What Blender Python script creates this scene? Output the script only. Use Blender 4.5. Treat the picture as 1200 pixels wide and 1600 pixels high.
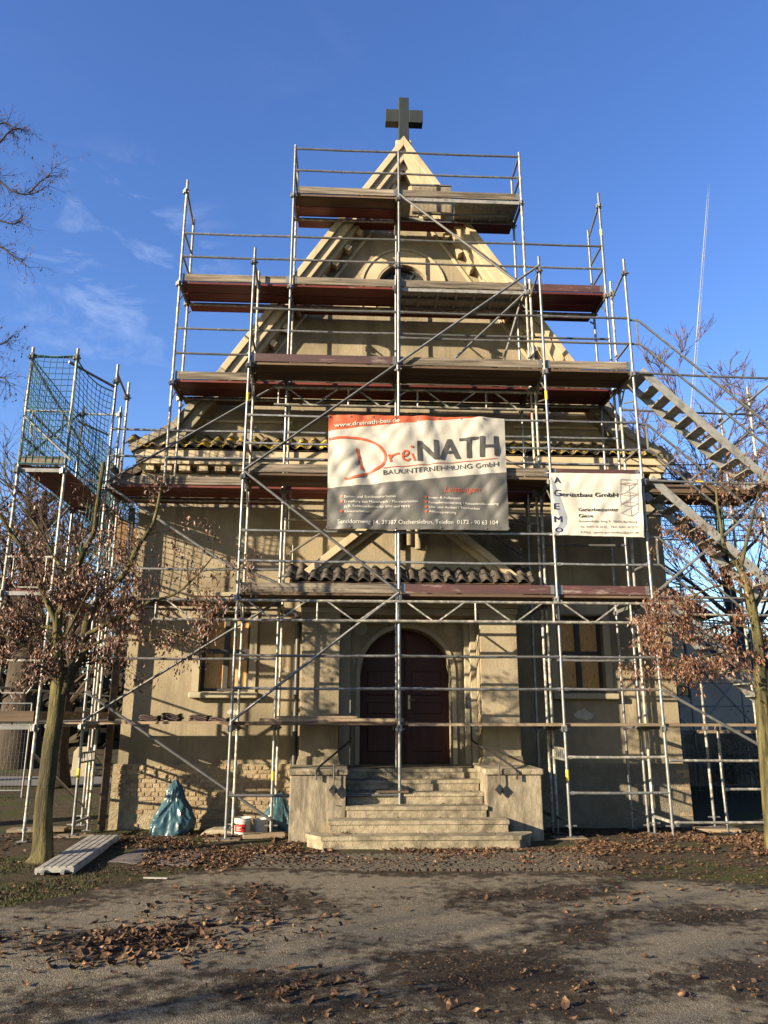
import bpy, bmesh, math, random
from mathutils import Vector, Matrix, noise
R = math.radians
sc = bpy.context.scene
for o in list(bpy.data.objects): bpy.data.objects.remove(o)

# ------------------------------------------------------------------ camera
F, TILT, ROLL, YAW, CH = 1202.0, R(14.70), R(0.117), R(2.82), 1.78
cam_d = bpy.data.cameras.new('camera'); cam = bpy.data.objects.new('camera', cam_d)
sc.collection.objects.link(cam); sc.camera = cam
cam_d.sensor_fit = 'VERTICAL'; cam_d.sensor_height = 24.0; cam_d.lens = 24.0 * F / 1600.0
cam_d.clip_start = 0.05; cam_d.clip_end = 30000
cam.matrix_world = (Matrix.Translation((0, 0, CH)) @ Matrix.Rotation(-YAW, 4, 'Z')
                    @ Matrix.Rotation(math.pi/2 + TILT, 4, 'X') @ Matrix.Rotation(ROLL, 4, 'Z'))

# ------------------------------------------------------------------ sky and sun
SUN_AZ, SUN_EL = R(60), R(15.5)           # light travels to the right and away from the camera
SUN_STRENGTH, SKY_STRENGTH, EXPOSURE = 5.0, 0.076, 2.0
SUN_DIR = Vector((-math.sin(SUN_AZ)*math.cos(SUN_EL), -math.cos(SUN_AZ)*math.cos(SUN_EL), math.sin(SUN_EL)))
w = bpy.data.worlds.new('World'); sc.world = w; w.use_nodes = True
nt = w.node_tree; N = nt.nodes; L = nt.links; N.clear()
out = N.new('ShaderNodeOutputWorld'); bg = N.new('ShaderNodeBackground'); sky = N.new('ShaderNodeTexSky')
sky.sky_type = 'NISHITA'; sky.sun_disc = False; sky.sun_elevation = SUN_EL
sky.sun_rotation = math.atan2(SUN_DIR.x, SUN_DIR.y)
sky.altitude = 100; sky.air_density = 1.0; sky.dust_density = 0.5; sky.ozone_density = 2.2
tc = N.new('ShaderNodeTexCoord')
def wnode(t, **k):
    n = N.new(t)
    for a, b in k.items(): setattr(n, a, b)
    return n
# thin cirrus wisps, low in the northern sky
mp = wnode('ShaderNodeMapping'); mp.inputs['Scale'].default_value = (3.4, 2.2, 8.5); mp.inputs['Rotation'].default_value = (0.3, 0.55, 0.2)
L.new(tc.outputs['Generated'], mp.inputs['Vector'])
n1 = wnode('ShaderNodeTexNoise'); n1.inputs['Scale'].default_value = 2.2; n1.inputs['Detail'].default_value = 9; n1.inputs['Roughness'].default_value = 0.66; n1.inputs['Distortion'].default_value = 0.7
L.new(mp.outputs[0], n1.inputs['Vector'])
r1 = wnode('ShaderNodeMapRange'); r1.inputs['From Min'].default_value = 0.50; r1.inputs['From Max'].default_value = 0.78
L.new(n1.outputs['Fac'], r1.inputs['Value'])
n2 = wnode('ShaderNodeTexNoise'); n2.inputs['Scale'].default_value = 3.1; n2.inputs['Detail'].default_value = 2
L.new(tc.outputs['Generated'], n2.inputs['Vector'])
dp = wnode('ShaderNodeVectorMath', operation='DOT_PRODUCT'); dp.inputs[1].default_value = (-0.272, 0.82, 0.503)
L.new(tc.outputs['Generated'], dp.inputs[0])
r2 = wnode('ShaderNodeMapRange', interpolation_type='SMOOTHSTEP'); r2.inputs['From Min'].default_value = 0.987; r2.inputs['From Max'].default_value = 1.0
L.new(dp.outputs['Value'], r2.inputs['Value'])
r3 = wnode('ShaderNodeMapRange'); r3.inputs['From Min'].default_value = 0.45; r3.inputs['From Max'].default_value = 0.75; r3.inputs['To Max'].default_value = 0.10
L.new(n2.outputs['Fac'], r3.inputs['Value'])
ad = wnode('ShaderNodeMath', operation='MAXIMUM'); L.new(r2.outputs[0], ad.inputs[0]); L.new(r3.outputs[0], ad.inputs[1])
mu = wnode('ShaderNodeMath', operation='MULTIPLY'); L.new(r1.outputs[0], mu.inputs[0]); L.new(ad.outputs[0], mu.inputs[1])
mu2 = wnode('ShaderNodeMath', operation='MULTIPLY'); L.new(mu.outputs[0], mu2.inputs[0]); mu2.inputs[1].default_value = 0.27
mx = wnode('ShaderNodeMix', data_type='RGBA'); mx.inputs['B'].default_value = (4.6, 5.0, 5.6, 1)
L.new(mu2.outputs[0], mx.inputs['Factor']); hs = wnode('ShaderNodeHueSaturation'); hs.inputs['Saturation'].default_value = 1.22; hs.inputs['Hue'].default_value = 0.518; L.new(sky.outputs[0], hs.inputs['Color']); L.new(hs.outputs[0], mx.inputs['A'])
L.new(mx.outputs['Result'], bg.inputs['Color']); bg.inputs['Strength'].default_value = SKY_STRENGTH
L.new(bg.outputs[0], out.inputs['Surface'])
sl = bpy.data.lights.new('sun', 'SUN'); sl.energy = SUN_STRENGTH; sl.angle = R(0.53); sl.color = (1.0, 0.85, 0.62)
so = bpy.data.objects.new('sun', sl); sc.collection.objects.link(so)
so.rotation_euler = SUN_DIR.to_track_quat('Z', 'Y').to_euler(); so.location = (-20, -15, 20)
vs = sc.view_settings; vs.view_transform = 'Standard'; vs.look = 'None'; vs.exposure = EXPOSURE; vs.gamma = 1.0; vs.use_curve_mapping = False

# ------------------------------------------------------------------ helpers
def ray(px, py):
    X = (px-600)/F; Y = (py-800)/F
    c, s = math.cos(ROLL), math.sin(ROLL); a = X*c+Y*s; b = -X*s+Y*c
    c, s = math.cos(TILT), math.sin(TILT); y = c+b*s; z = s-b*c
    c, s = math.cos(YAW), math.sin(YAW)
    return Vector((a*c+y*s, -a*s+y*c, z))
def U(px, py, Y=None, Z=None):
    """the point of the place seen at a photo position, on the plane Y or at height Z"""
    r = ray(px, py); t = Y/r.y if Y is not None else (Z-CH)/r.z
    return Vector((r.x*t, r.y*t, r.z*t+CH))
COL = sc.collection
def _set(o, label=None, cat=None, group=None, kind=None):
    if label: o['label'] = label
    if cat: o['category'] = cat
    if group: o['group'] = group
    if kind: o['kind'] = kind
    return o
ORG = {}
def thing(name, label, cat, loc=(0, 0, 0), group=None):
    o = bpy.data.objects.new(name, None); COL.objects.link(o); o.location = loc; o.empty_display_size = 0.2
    ORG[o.name] = Vector(loc); return _set(o, label, cat, group)
class MB:
    def __init__(s): s.v = []; s.f = []
    def add(s, vs, fs):
        b = len(s.v); s.v += [tuple(v) for v in vs]; s.f += [tuple(i+b for i in f) for f in fs]; return s
    def box(s, x0, x1, y0, y1, z0, z1):
        return s.add([(x0,y0,z0),(x1,y0,z0),(x1,y1,z0),(x0,y1,z0),(x0,y0,z1),(x1,y0,z1),(x1,y1,z1),(x0,y1,z1)],
                     [(3,2,1,0),(4,5,6,7),(0,1,5,4),(1,2,6,5),(2,3,7,6),(3,0,4,7)])
    def bar(s, p, q, w, h, up=(0,0,1)):
        p, q = Vector(p), Vector(q); d = (q-p).normalized(); up = Vector(up)
        a = d.cross(up)
        if a.length < 1e-4: a = d.cross(Vector((1,0,0)))
        a.normalize(); b = a.cross(d); a = a*(w/2); b = b*(h/2)
        vs = [e+i*a+j*b for e in (p, q) for i, j in ((-1,-1),(1,-1),(1,1),(-1,1))]
        return s.add(vs, [(0,1,2,3),(7,6,5,4),(0,4,5,1),(1,5,6,2),(2,6,7,3),(3,7,4,0)])
    def tube(s, pts, r, n=8, cap=True, flute=0):
        pts = [Vector(p) for p in pts]; k = len(pts); rs = r if isinstance(r, (list, tuple)) else [r]*k
        b = len(s.v); ref = None
        for i, p in enumerate(pts):
            d = (pts[min(i+1,k-1)]-pts[max(i-1,0)]).normalized()
            if ref is None: ref = Vector((0,0,1)) if abs(d.z) < .9 else Vector((1,0,0))
            a = d.cross(ref)
            if a.length < 1e-5: a = d.orthogonal()
            a.normalize(); c = a.cross(d); ref = c
            for j in range(n):
                t = 2*math.pi*j/n; s.v.append(tuple(p+(a*math.cos(t)+c*math.sin(t))*rs[i]*(1+flute*(math.sin(3*t+i*.11)+.6*math.sin(5*t+1-i*.07)+.5*noise.noise(Vector((math.cos(t)*2,math.sin(t)*2,i*.3)))))))
        for i in range(k-1):
            for j in range(n):
                j2 = (j+1) % n; s.f.append((b+i*n+j, b+(i+1)*n+j, b+(i+1)*n+j2, b+i*n+j2))
        if cap:
            s.f.append(tuple(b+j for j in range(n))); s.f.append(tuple(b+(k-1)*n+j for j in reversed(range(n))))
        return s
    def lathe(s, c, prof, n=20):
        b = len(s.v); c = Vector(c)
        for r, z in prof:
            for j in range(n):
                t = 2*math.pi*j/n; s.v.append((c.x+r*math.cos(t), c.y+r*math.sin(t), c.z+z))
        for i in range(len(prof)-1):
            for j in range(n):
                j2 = (j+1) % n; s.f.append((b+i*n+j, b+i*n+j2, b+(i+1)*n+j2, b+(i+1)*n+j))
        return s
    def prism(s, poly, y0, y1):                 # polygon in XZ, extruded along Y
        n = len(poly); vs = [(x,y0,z) for x,z in poly]+[(x,y1,z) for x,z in poly]
        return s.add(vs, [tuple(range(n)), tuple(range(2*n-1,n-1,-1))]+[(i,i+n,(i+1)%n+n,(i+1)%n) for i in range(n)])
    def build(s, name, mat, parent=None, smooth=False, bevel=0, org=None, label=None, kind=None):
        root = parent
        while root is not None and root.parent: root = root.parent
        o0 = ORG.get(root.name, Vector()) if root is not None else Vector(org or (0,0,0))
        me = bpy.data.meshes.new(name)
        me.from_pydata([(x-o0.x, y-o0.y, z-o0.z) for x,y,z in s.v], [], s.f)
        bm = bmesh.new(); bm.from_mesh(me); bmesh.ops.recalc_face_normals(bm, faces=bm.faces); bm.to_mesh(me); bm.free()
        me.materials.append(mat)
        if smooth: me.polygons.foreach_set('use_smooth', [True]*len(me.polygons))
        o = bpy.data.objects.new(name, me); COL.objects.link(o)
        if parent is not None: o.parent = parent
        else: o.location = o0; ORG[o.name] = o0
        if bevel:
            m = o.modifiers.new('bevel', 'BEVEL'); m.width = bevel; m.segments = 2; m.limit_method = 'ANGLE'
        if smooth:
            try: me.set_sharp_from_angle(angle=R(45))
            except Exception: pass
        if label: o['label'] = label
        if kind: o['kind'] = kind
        return o
def inst(src, name, parent, loc, rot=(0,0,0), scale=(1,1,1), mat=None):
    """a piece that shares mesh data; loc in world space"""
    root = parent
    while root.parent: root = root.parent
    o = bpy.data.objects.new(name, src); COL.objects.link(o); o.parent = parent
    o.location = Vector(loc)-ORG[root.name]; o.rotation_euler = rot; o.scale = scale
    return o
def shared(mb, name, mat, smooth=False):
    me = bpy.data.meshes.new(name); me.from_pydata(mb.v, [], mb.f)
    bm = bmesh.new(); bm.from_mesh(me); bmesh.ops.recalc_face_normals(bm, faces=bm.faces); bm.to_mesh(me); bm.free()
    me.materials.append(mat)
    if smooth: me.polygons.foreach_set('use_smooth', [True]*len(me.polygons))
    return me
def offset_poly(pts, d):
    """mitred offset of an open polyline in XZ, to the right-hand side of travel"""
    out = []
    for i, p in enumerate(pts):
        ns = []
        for a, b in ((i-1, i), (i, i+1)):
            if a < 0 or b >= len(pts): continue
            t = (Vector(pts[b])-Vector(pts[a])).normalized(); ns.append(Vector((t.y, -t.x)))
        n = sum(ns, Vector((0,0))).normalized(); k = n.dot(ns[0]); q = Vector(p)+n*(d/max(k,.3)); out.append((q.x, q.y))
    return out
def band(mb, pts, d0, d1, y0, y1):
    a, b = offset_poly(pts, d0), offset_poly(pts, d1)
    for i in range(len(pts)-1): mb.prism([a[i], a[i+1], b[i+1], b[i]], y0, y1)
    return mb
def gz(x, y):
    t = min(max((y-12.0)/1.9, 0), 1); return -0.12*t*t*(3-2*t)

# ------------------------------------------------------------------ materials
MATS = {}
def mat(name, c1, c2=None, scale=6.0, rough=0.85, metal=0.0, c3=None, s3=1.0, t3=(.55,.7), bump=0.0, bscale=60.0, coords='pos',
        rnd=0.0, contrast=(.35,.65), stretch=(1,1,1), spec=0.5, sheen=0, detail=6, trans=0.0, bscale2=None, streak=None):
    if name in MATS: return MATS[name]
    c1, c2, c3 = [tuple(v*.9 for v in c) if c is not None else None for c in (c1, c2, c3)]
    m = bpy.data.materials.new(name); m.use_nodes = True; nt = m.node_tree; N = nt.nodes; L = nt.links
    b = N['Principled BSDF']; b.inputs['Roughness'].default_value = rough; b.inputs['Metallic'].default_value = metal
    b.inputs['Specular IOR Level'].default_value = spec
    if coords == 'pos': co = N.new('ShaderNodeNewGeometry').outputs['Position']
    else: co = N.new('ShaderNodeTexCoord').outputs['Object']
    oi = N.new('ShaderNodeObjectInfo')
    mp = N.new('ShaderNodeMapping'); mp.inputs['Scale'].default_value = stretch; L.new(co, mp.inputs['Vector']); co = mp.outputs[0]
    if coords != 'pos':
        va = N.new('ShaderNodeVectorMath'); va.operation = 'MULTIPLY_ADD'; L.new(oi.outputs['Random'], va.inputs[0]); va.inputs[1].default_value = (37,53,71); L.new(co, va.inputs[2]); co = va.outputs[0]
    def tex(sc_, det=detail, ro=.6):
        t = N.new('ShaderNodeTexNoise'); t.inputs['Scale'].default_value = sc_; t.inputs['Detail'].default_value = det; t.inputs['Roughness'].default_value = ro
        L.new(co, t.inputs['Vector']); return t.outputs['Fac']
    def mr(v, a, b_):
        r = N.new('ShaderNodeMapRange'); r.inputs['From Min'].default_value = a; r.inputs['From Max'].default_value = b_; L.new(v, r.inputs['Value']); return r.outputs[0]
    def mixc(f, A, B):
        x = N.new('ShaderNodeMix'); x.data_type = 'RGBA'; L.new(f, x.inputs['Factor'])
        for s_, v in (('A', A), ('B', B)):
            if isinstance(v, tuple): x.inputs[s_].default_value = (*v, 1)
            else: L.new(v, x.inputs[s_])
        return x.outputs['Result']
    col = None
    if c2 is not None: col = mixc(mr(tex(scale), *contrast), c1, c2)
    if c3 is not None: col = mixc(mr(tex(s3), *t3), col if col is not None else c1, c3)
    if streak:                                 # rain streaks running down the face
        m2 = N.new('ShaderNodeMapping'); m2.inputs['Scale'].default_value = (1, 1, .07); L.new(N.new('ShaderNodeNewGeometry').outputs['Position'], m2.inputs['Vector'])
        t2 = N.new('ShaderNodeTexNoise'); t2.inputs['Scale'].default_value = streak[1]; t2.inputs['Detail'].default_value = 7; t2.inputs['Roughness'].default_value = .65; L.new(m2.outputs[0], t2.inputs['Vector'])
        f2 = mr(t2.outputs['Fac'], *streak[2]); f2.node.inputs['To Max'].default_value = streak[3]
        col = mixc(f2, col if col is not None else c1, streak[0])
    if rnd:
        h = N.new('ShaderNodeHueSaturation'); r = mr(oi.outputs['Random'], 0, 1); r.node.inputs['To Min'].default_value = 1-rnd; r.node.inputs['To Max'].default_value = 1+rnd
        L.new(r, h.inputs['Value'])
        if col is None: h.inputs['Color'].default_value = (*c1, 1)
        else: L.new(col, h.inputs['Color'])
        col = h.outputs['Color']
    if col is None: b.inputs['Base Color'].default_value = (*c1, 1)
    else: L.new(col, b.inputs['Base Color'])
    if bump:
        bn = N.new('ShaderNodeBump'); bn.inputs['Strength'].default_value = bump; bn.inputs['Distance'].default_value = 0.02
        h = tex(bscale, 4, .55)
        if bscale2:
            a_ = N.new('ShaderNodeMath'); a_.operation = 'ADD'; L.new(h, a_.inputs[0]); L.new(tex(bscale2, 3), a_.inputs[1]); h = a_.outputs[0]
        L.new(h, bn.inputs['Height']); L.new(bn.outputs[0], b.inputs['Normal'])
    if trans: b.inputs['Transmission Weight'].default_value = trans
    MATS[name] = m; return m
STUCCO = mat('stucco', (.25,.206,.136), (.20,.162,.104), scale=1.9, c3=(.138,.112,.072), s3=.9, t3=(.47,.66), stretch=(1,1,.6), bump=.42, bscale=105, bscale2=30, rough=.95, spec=.2, streak=((.085,.07,.048),3.2,(.52,.68),.55))
TRIM = mat('trim_plaster', (.375,.305,.20), (.325,.26,.165), scale=2.2, c3=(.26,.205,.125), s3=1.2, t3=(.52,.75), bump=.12, bscale=40, rough=.9, spec=.2, streak=((.12,.095,.06),4.5,(.54,.70),.45))
WEATHERED = mat('weathered_coping', (.235,.205,.15), (.14,.12,.09), scale=4, c3=(.075,.066,.052), s3=2.6, t3=(.5,.7), bump=.5, bscale=30, rough=.95, spec=.2)
SURR = mat('surround_plaster', (.275,.235,.16), (.235,.20,.135), scale=3, bump=.2, bscale=50, rough=.9, spec=.2)
MORTAR = mat('old_mortar', (.235,.195,.13), (.165,.13,.082), scale=7, c3=(.275,.235,.16), s3=3, bump=.9, bscale=38, bscale2=11, rough=1, spec=.1)
PLASTER_GREY = mat('grey_plinth_render', (.165,.145,.105), (.12,.102,.072), scale=3, c3=(.225,.19,.13), s3=1.6, bump=.9, bscale=30, bscale2=7, rough=1, spec=.1)
BRICK = mat('brick', (.215,.155,.095), (.24,.188,.122), scale=9, c3=(.175,.095,.055), s3=5, t3=(.55,.72), bump=.9, bscale=45, coords='obj', rnd=.2, rough=1, spec=.1)
STONE = mat('step_stone', (.265,.222,.148), (.165,.136,.09), scale=8, c3=(.085,.071,.048), s3=3.1, t3=(.47,.64), bump=.7, bscale=60, bscale2=12, rough=.95, spec=.2)
CHEEK = mat('cheek_wall', (.25,.208,.142), (.155,.13,.09), scale=17, c3=(.078,.066,.048), s3=3.0, t3=(.46,.64), stretch=(1,1,.4), bump=.4, bscale=90, bscale2=25, rough=.95, spec=.2, streak=((.05,.042,.03),5,(.48,.62),.7))
TILE = mat('roof_tile', (.040,.033,.027), (.065,.053,.042), scale=7, c3=(.15,.125,.085), s3=6, t3=(.58,.72), bump=.5, bscale=50, coords='obj', rnd=.3, rough=.9, spec=.2)
TILE_Y = mat('lichen_tile', (.06,.05,.036), (.115,.095,.062), scale=8, c3=(.42,.28,.025), s3=7, t3=(.51,.58), bump=.5, bscale=50, coords='obj', rnd=.25, rough=.95, spec=.2)
TILE_NEW = mat('stacked_tile', (.022,.012,.010), (.038,.018,.015), scale=9, bump=.3, bscale=50, coords='obj', rnd=.25, rough=.75)
GALV = mat('galvanised_steel', (.215,.213,.203), (.125,.125,.122), scale=9, metal=.5, rough=.42, c3=(.34,.34,.32), s3=16, t3=(.60,.72), coords='obj', rnd=.18, bump=.08, bscale=120)
GALV_D = mat('dull_steel', (.115,.114,.11), (.16,.157,.15), scale=8, metal=.5, rough=.5, c3=(.30,.285,.25), s3=14, t3=(.62,.74), coords='obj', rnd=.18)
GALV_S = mat('mortar_splashed_steel', (.215,.20,.165), (.125,.125,.12), scale=8, metal=.3, rough=.6, c3=(.40,.37,.29), s3=11, t3=(.48,.64), coords='obj', rnd=.15, bump=.2, bscale=90)
ALU = mat('aluminium', (.26,.25,.22), (.185,.18,.162), scale=10, metal=.35, rough=.55, c3=(.12,.112,.096), s3=5, t3=(.54,.74), coords='obj', bump=.1, bscale=80)
WOOD_G = mat('weathered_wood', (.145,.12,.09), (.058,.047,.036), scale=11, contrast=(.40,.60), c3=(.235,.20,.155), s3=5, t3=(.55,.70), stretch=(.10,1,2.2), coords='obj', rnd=.25, bump=.4, bscale=30, rough=.9, spec=.2)
WOOD_B = mat('brown_plank', (.095,.062,.038), (.05,.033,.022), scale=9, c3=(.135,.10,.068), s3=3, t3=(.54,.74), stretch=(.12,1,1), coords='obj', rnd=.28, bump=.3, bscale=30, rough=.85, spec=.25)
WOOD_L = mat('fresh_plank', (.225,.17,.11), (.145,.105,.066), scale=9, stretch=(.12,1,1), c3=(.09,.068,.046), s3=3, t3=(.55,.75), coords='obj', rnd=.2, bump=.3, bscale=30, rough=.85, spec=.2)
PLY_R = mat('red_plywood', (.115,.021,.013), (.062,.013,.009), scale=5, c3=(.13,.08,.058), s3=7, t3=(.62,.76), stretch=(.3,1,1), coords='obj', rnd=.25, rough=.5, spec=.3)
TOE_R = mat('red_toe_board', (.058,.019,.016), (.034,.013,.012), scale=6, c3=(.17,.135,.115), s3=9, t3=(.58,.74), stretch=(.25,1,1.4), coords='obj', rnd=.2, rough=.65, bump=.1)
DOOR = mat('door_wood', (.050,.013,.007), (.030,.008,.0045), scale=7, stretch=(1,1,.12), rough=.5, spec=.2, bump=.06, bscale=30)
IRON = mat('black_iron', (.016,.016,.018), (.028,.025,.022), scale=20, rough=.5, metal=.3, coords='obj')
DARKF = mat('dark_window_frame', (.013,.011,.009), (.02,.017,.014), scale=10, rough=.6)
OSB = mat('osb_board', (.50,.29,.10), (.34,.175,.056), scale=26, stretch=(1,1,.35), c3=(.38,.25,.11), s3=22, t3=(.55,.62), rough=.8, coords='pos', detail=2)
BRASS = mat('brass', (.28,.22,.12), rough=.35, metal=.8)
GREENCOP = mat('dark_patina', (.007,.0095,.0075), (.015,.018,.014), scale=5, stretch=(1,1,.3), rough=.55)
YELLOW = mat('yellow_sticker', (.48,.36,.015), rough=.5)
REDP = mat('red_paint', (.17,.022,.016), (.2,.1,.07), scale=25, rough=.6)
PLASTIC_W = mat('white_plastic', (.46,.45,.41), (.38,.36,.31), scale=12, rough=.45)
BAG = mat('blue_bag_plastic', (.026,.066,.080), (.018,.046,.058), scale=4, rough=.36, spec=.4)
NET = mat('green_net', (.008,.07,.078), rough=.7)
BLACKPIPE = mat('black_pipe', (.010,.010,.010), (.02,.017,.016), scale=6, rough=.5)
GLASS = mat('dark_glass', (.01,.012,.015), rough=.08, spec=.5)
FOIL = mat('clear_foil', (.03,.03,.032), (.30,.29,.26), scale=13, contrast=(.54,.70), rough=.25, spec=.6, bump=.9, bscale=20)
BARK_Y = mat('young_bark', (.105,.090,.038), (.040,.036,.017), scale=13, contrast=(.42,.60), stretch=(1,1,.16), c3=(.034,.029,.019), s3=3.2, t3=(.46,.64), bump=.8, bscale=22, bscale2=60, rough=.95, spec=.1)
BARK_D = mat('dark_bark', (.055,.044,.033), (.032,.026,.02), scale=6, stretch=(1,1,.3), bump=.9, bscale=12, bscale2=30, rough=1, spec=.1)
TWIG = mat('bare_twigs', (.058,.042,.032), (.042,.03,.023), scale=3, rough=1, spec=.1)
TWIG_R = mat('reddish_twigs', (.105,.062,.045), (.06,.042,.033), scale=1.2, rough=1, spec=.1)
LEAF = mat('dry_leaf', (.115,.048,.023), (.058,.026,.014), scale=7, c3=(.215,.112,.055), s3=11, t3=(.56,.70), rough=.5, spec=.4, detail=3)
LITTER = mat('leaf_litter', (.088,.046,.024), (.036,.021,.013), scale=13, c3=(.23,.14,.075), s3=17, t3=(.55,.67), rough=.85, spec=.2, detail=3)
SLATE = mat('slate_roof', (.016,.017,.019), (.026,.027,.029), scale=5, rough=.85, spec=.2)
PALEWALL = mat('pale_grey_wall', (.30,.275,.22), (.25,.23,.185), scale=1.2, bump=.2, bscale=40, rough=.95)
# ------------------------------------------------------------------ ground, forecourt, far path
def ground_mat():
    m = bpy.data.materials.new('soil_and_lawn'); m.use_nodes = True; nt = m.node_tree; N = nt.nodes; L = nt.links; b = N['Principled BSDF']
    b.inputs['Roughness'].default_value = 1; b.inputs['Specular IOR Level'].default_value = .1
    g = N.new('ShaderNodeNewGeometry')
    def tx(s, d=8, r=.62):
        t = N.new('ShaderNodeTexNoise'); t.inputs['Scale'].default_value = s; t.inputs['Detail'].default_value = d; t.inputs['Roughness'].default_value = r; L.new(g.outputs['Position'], t.inputs['Vector']); return t.outputs['Fac']
    def mr(v, a, c):
        r = N.new('ShaderNodeMapRange'); r.inputs['From Min'].default_value = a; r.inputs['From Max'].default_value = c; L.new(v, r.inputs['Value']); return r.outputs[0]
    def mx(f, A, B):
        x = N.new('ShaderNodeMix'); x.data_type = 'RGBA'; L.new(f, x.inputs['Factor'])
        for k, v in (('A', A), ('B', B)):
            if isinstance(v, tuple): x.inputs[k].default_value = (*v, 1)
            else: L.new(v, x.inputs[k])
        return x.outputs['Result']
    soil = mx(mr(tx(9), .35, .65), (.026,.020,.013), (.055,.041,.026))
    soil = mx(mr(tx(40, 3), .55, .7), soil, (.10,.078,.052))
    green = mx(mr(tx(14), .35, .65), (.022,.028,.008), (.052,.052,.018))
    c = mx(mr(tx(.8, 5), .47, .60), soil, green)
    L.new(c, b.inputs['Base Color'])
    bn = N.new('ShaderNodeBump'); bn.inputs['Strength'].default_value = .9; bn.inputs['Distance'].default_value = .03; L.new(tx(45, 6), bn.inputs['Height']); L.new(bn.outputs[0], b.inputs['Normal'])
    return m
def asphalt_mat():
    m = bpy.data.materials.new('old_asphalt'); m.use_nodes = True; nt = m.node_tree; N = nt.nodes; L = nt.links; b = N['Principled BSDF']
    b.inputs['Specular IOR Level'].default_value = .12
    g = N.new('ShaderNodeNewGeometry')
    def tx(s, d=8, r=.62, dist=0):
        t = N.new('ShaderNodeTexNoise'); t.inputs['Scale'].default_value = s; t.inputs['Detail'].default_value = d; t.inputs['Roughness'].default_value = r; t.inputs['Distortion'].default_value = dist; L.new(g.outputs['Position'], t.inputs['Vector']); return t.outputs['Fac']
    def mr(v, a, c, lo=0, hi=1):
        r = N.new('ShaderNodeMapRange'); r.inputs['From Min'].default_value = a; r.inputs['From Max'].default_value = c; r.inputs['To Min'].default_value = lo; r.inputs['To Max'].default_value = hi; L.new(v, r.inputs['Value']); return r.outputs[0]
    def mx(f, A, B):
        x = N.new('ShaderNodeMix'); x.data_type = 'RGBA'; L.new(f, x.inputs['Factor'])
        for k, v in (('A', A), ('B', B)):
            if isinstance(v, tuple): x.inputs[k].default_value = (*v, 1)
            else: L.new(v, x.inputs[k])
        return x.outputs['Result']
    vo = N.new('ShaderNodeTexVoronoi'); vo.inputs['Scale'].default_value = 95; L.new(g.outputs['Position'], vo.inputs['Vector'])
    hs = N.new('ShaderNodeSeparateColor'); L.new(vo.outputs['Color'], hs.inputs[0])
    grit = mx(hs.outputs[0], (.062,.052,.036), (.150,.127,.090))
    grit = mx(mr(hs.outputs[1], .90, .96), grit, (.30,.26,.18))
    base = mx(mr(tx(1.5, 6), .3, .7), grit, (.120,.101,.071))
    at = N.new('ShaderNodeAttribute'); at.attribute_name = 'dirt'
    ad_ = N.new('ShaderNodeMath'); ad_.operation = 'MULTIPLY_ADD'; L.new(tx(7, 8, .7), ad_.inputs[0]); ad_.inputs[1].default_value = 1.35; L.new(at.outputs['Fac'], ad_.inputs[2]); damp = ad_.outputs[0]
    dirt = mx(mr(tx(38, 5, .7), .4, .66), (.012,.0095,.007), (.040,.029,.019))
    dirt = mx(mr(tx(120, 3), .62, .74), dirt, (.085,.058,.035))
    f = mr(damp, 1.00, 1.22, 0, .96)
    c = mx(f, base, dirt)
    L.new(c, b.inputs['Base Color'])
    L.new(mr(damp, 1.05, 1.3, .95, .82), b.inputs['Roughness'])
    bn = N.new('ShaderNodeBump'); bn.inputs['Strength'].default_value = .5; bn.inputs['Distance'].default_value = .010
    s_ = N.new('ShaderNodeMath'); s_.operation = 'SUBTRACT'; L.new(tx(60, 4), s_.inputs[0]); L.new(vo.outputs['Distance'], s_.inputs[1]); L.new(s_.outputs[0], bn.inputs['Height'])
    L.new(bn.outputs[0], b.inputs['Normal'])
    return m
GROUND, ASPHALT = ground_mat(), asphalt_mat()
def axis(lo, hi, step, far):
    a = []; x = lo
    while x <= hi+1e-6: a.append(x); x += step
    k = step; x = lo; left = []
    while x > -far: k *= 1.45; x -= k; left.append(x)
    k = step; x = hi; right = []
    while x < far: k *= 1.45; x += k; right.append(x)
    return left[::-1]+a+right
def nz(x, y, s, a): return a*noise.noise(Vector((x*s, y*s, 3.7)))
def sheet(name, xs, ys, zf, keep, m):
    v = []; idx = {}; f = []
    for j, y in enumerate(ys):
        for i, x in enumerate(xs): v.append((x, y, zf(x, y)))
    nx = len(xs)
    for j in range(len(ys)-1):
        for i in range(nx-1):
            if keep((xs[i]+xs[i+1])/2, (ys[j]+ys[j+1])/2): f.append((j*nx+i, j*nx+i+1, (j+1)*nx+i+1, (j+1)*nx+i))
    mb = MB(); mb.v = v; mb.f = f
    o = mb.build(name, m, smooth=True); o['kind'] = 'structure'; return o
def ground_z(x, y): return gz(x, y)+nz(x, y, 1.1, .018)+nz(x, y, 6, .007)-.012
sheet('ground', axis(-6, 8, .10, 900), axis(4.4, 15, .10, 900), lambda x, y: ground_z(x, y) if -8 < x < 10 and 3 < y < 16 else gz(x, y)-.012, lambda x, y: True, GROUND)
EDGE = [(-40, 7.2), (-4.6, 7.55), (-3.3, 7.95), (-2.6, 8.7), (-1.9, 9.7), (-1.5, 10.0), (.5, 9.72), (2.7, 9.5), (3.7, 9.15), (4.6, 8.75), (7, 8.3), (40, 8.0)]
def edge_y(x):
    for (a, b), (c, d) in zip(EDGE, EDGE[1:]):
        if a <= x <= c: return b+(d-b)*(x-a)/(c-a)+nz(x, 0, 3.1, .12)+nz(x, 5, 11, .05)
    return 8.
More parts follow.
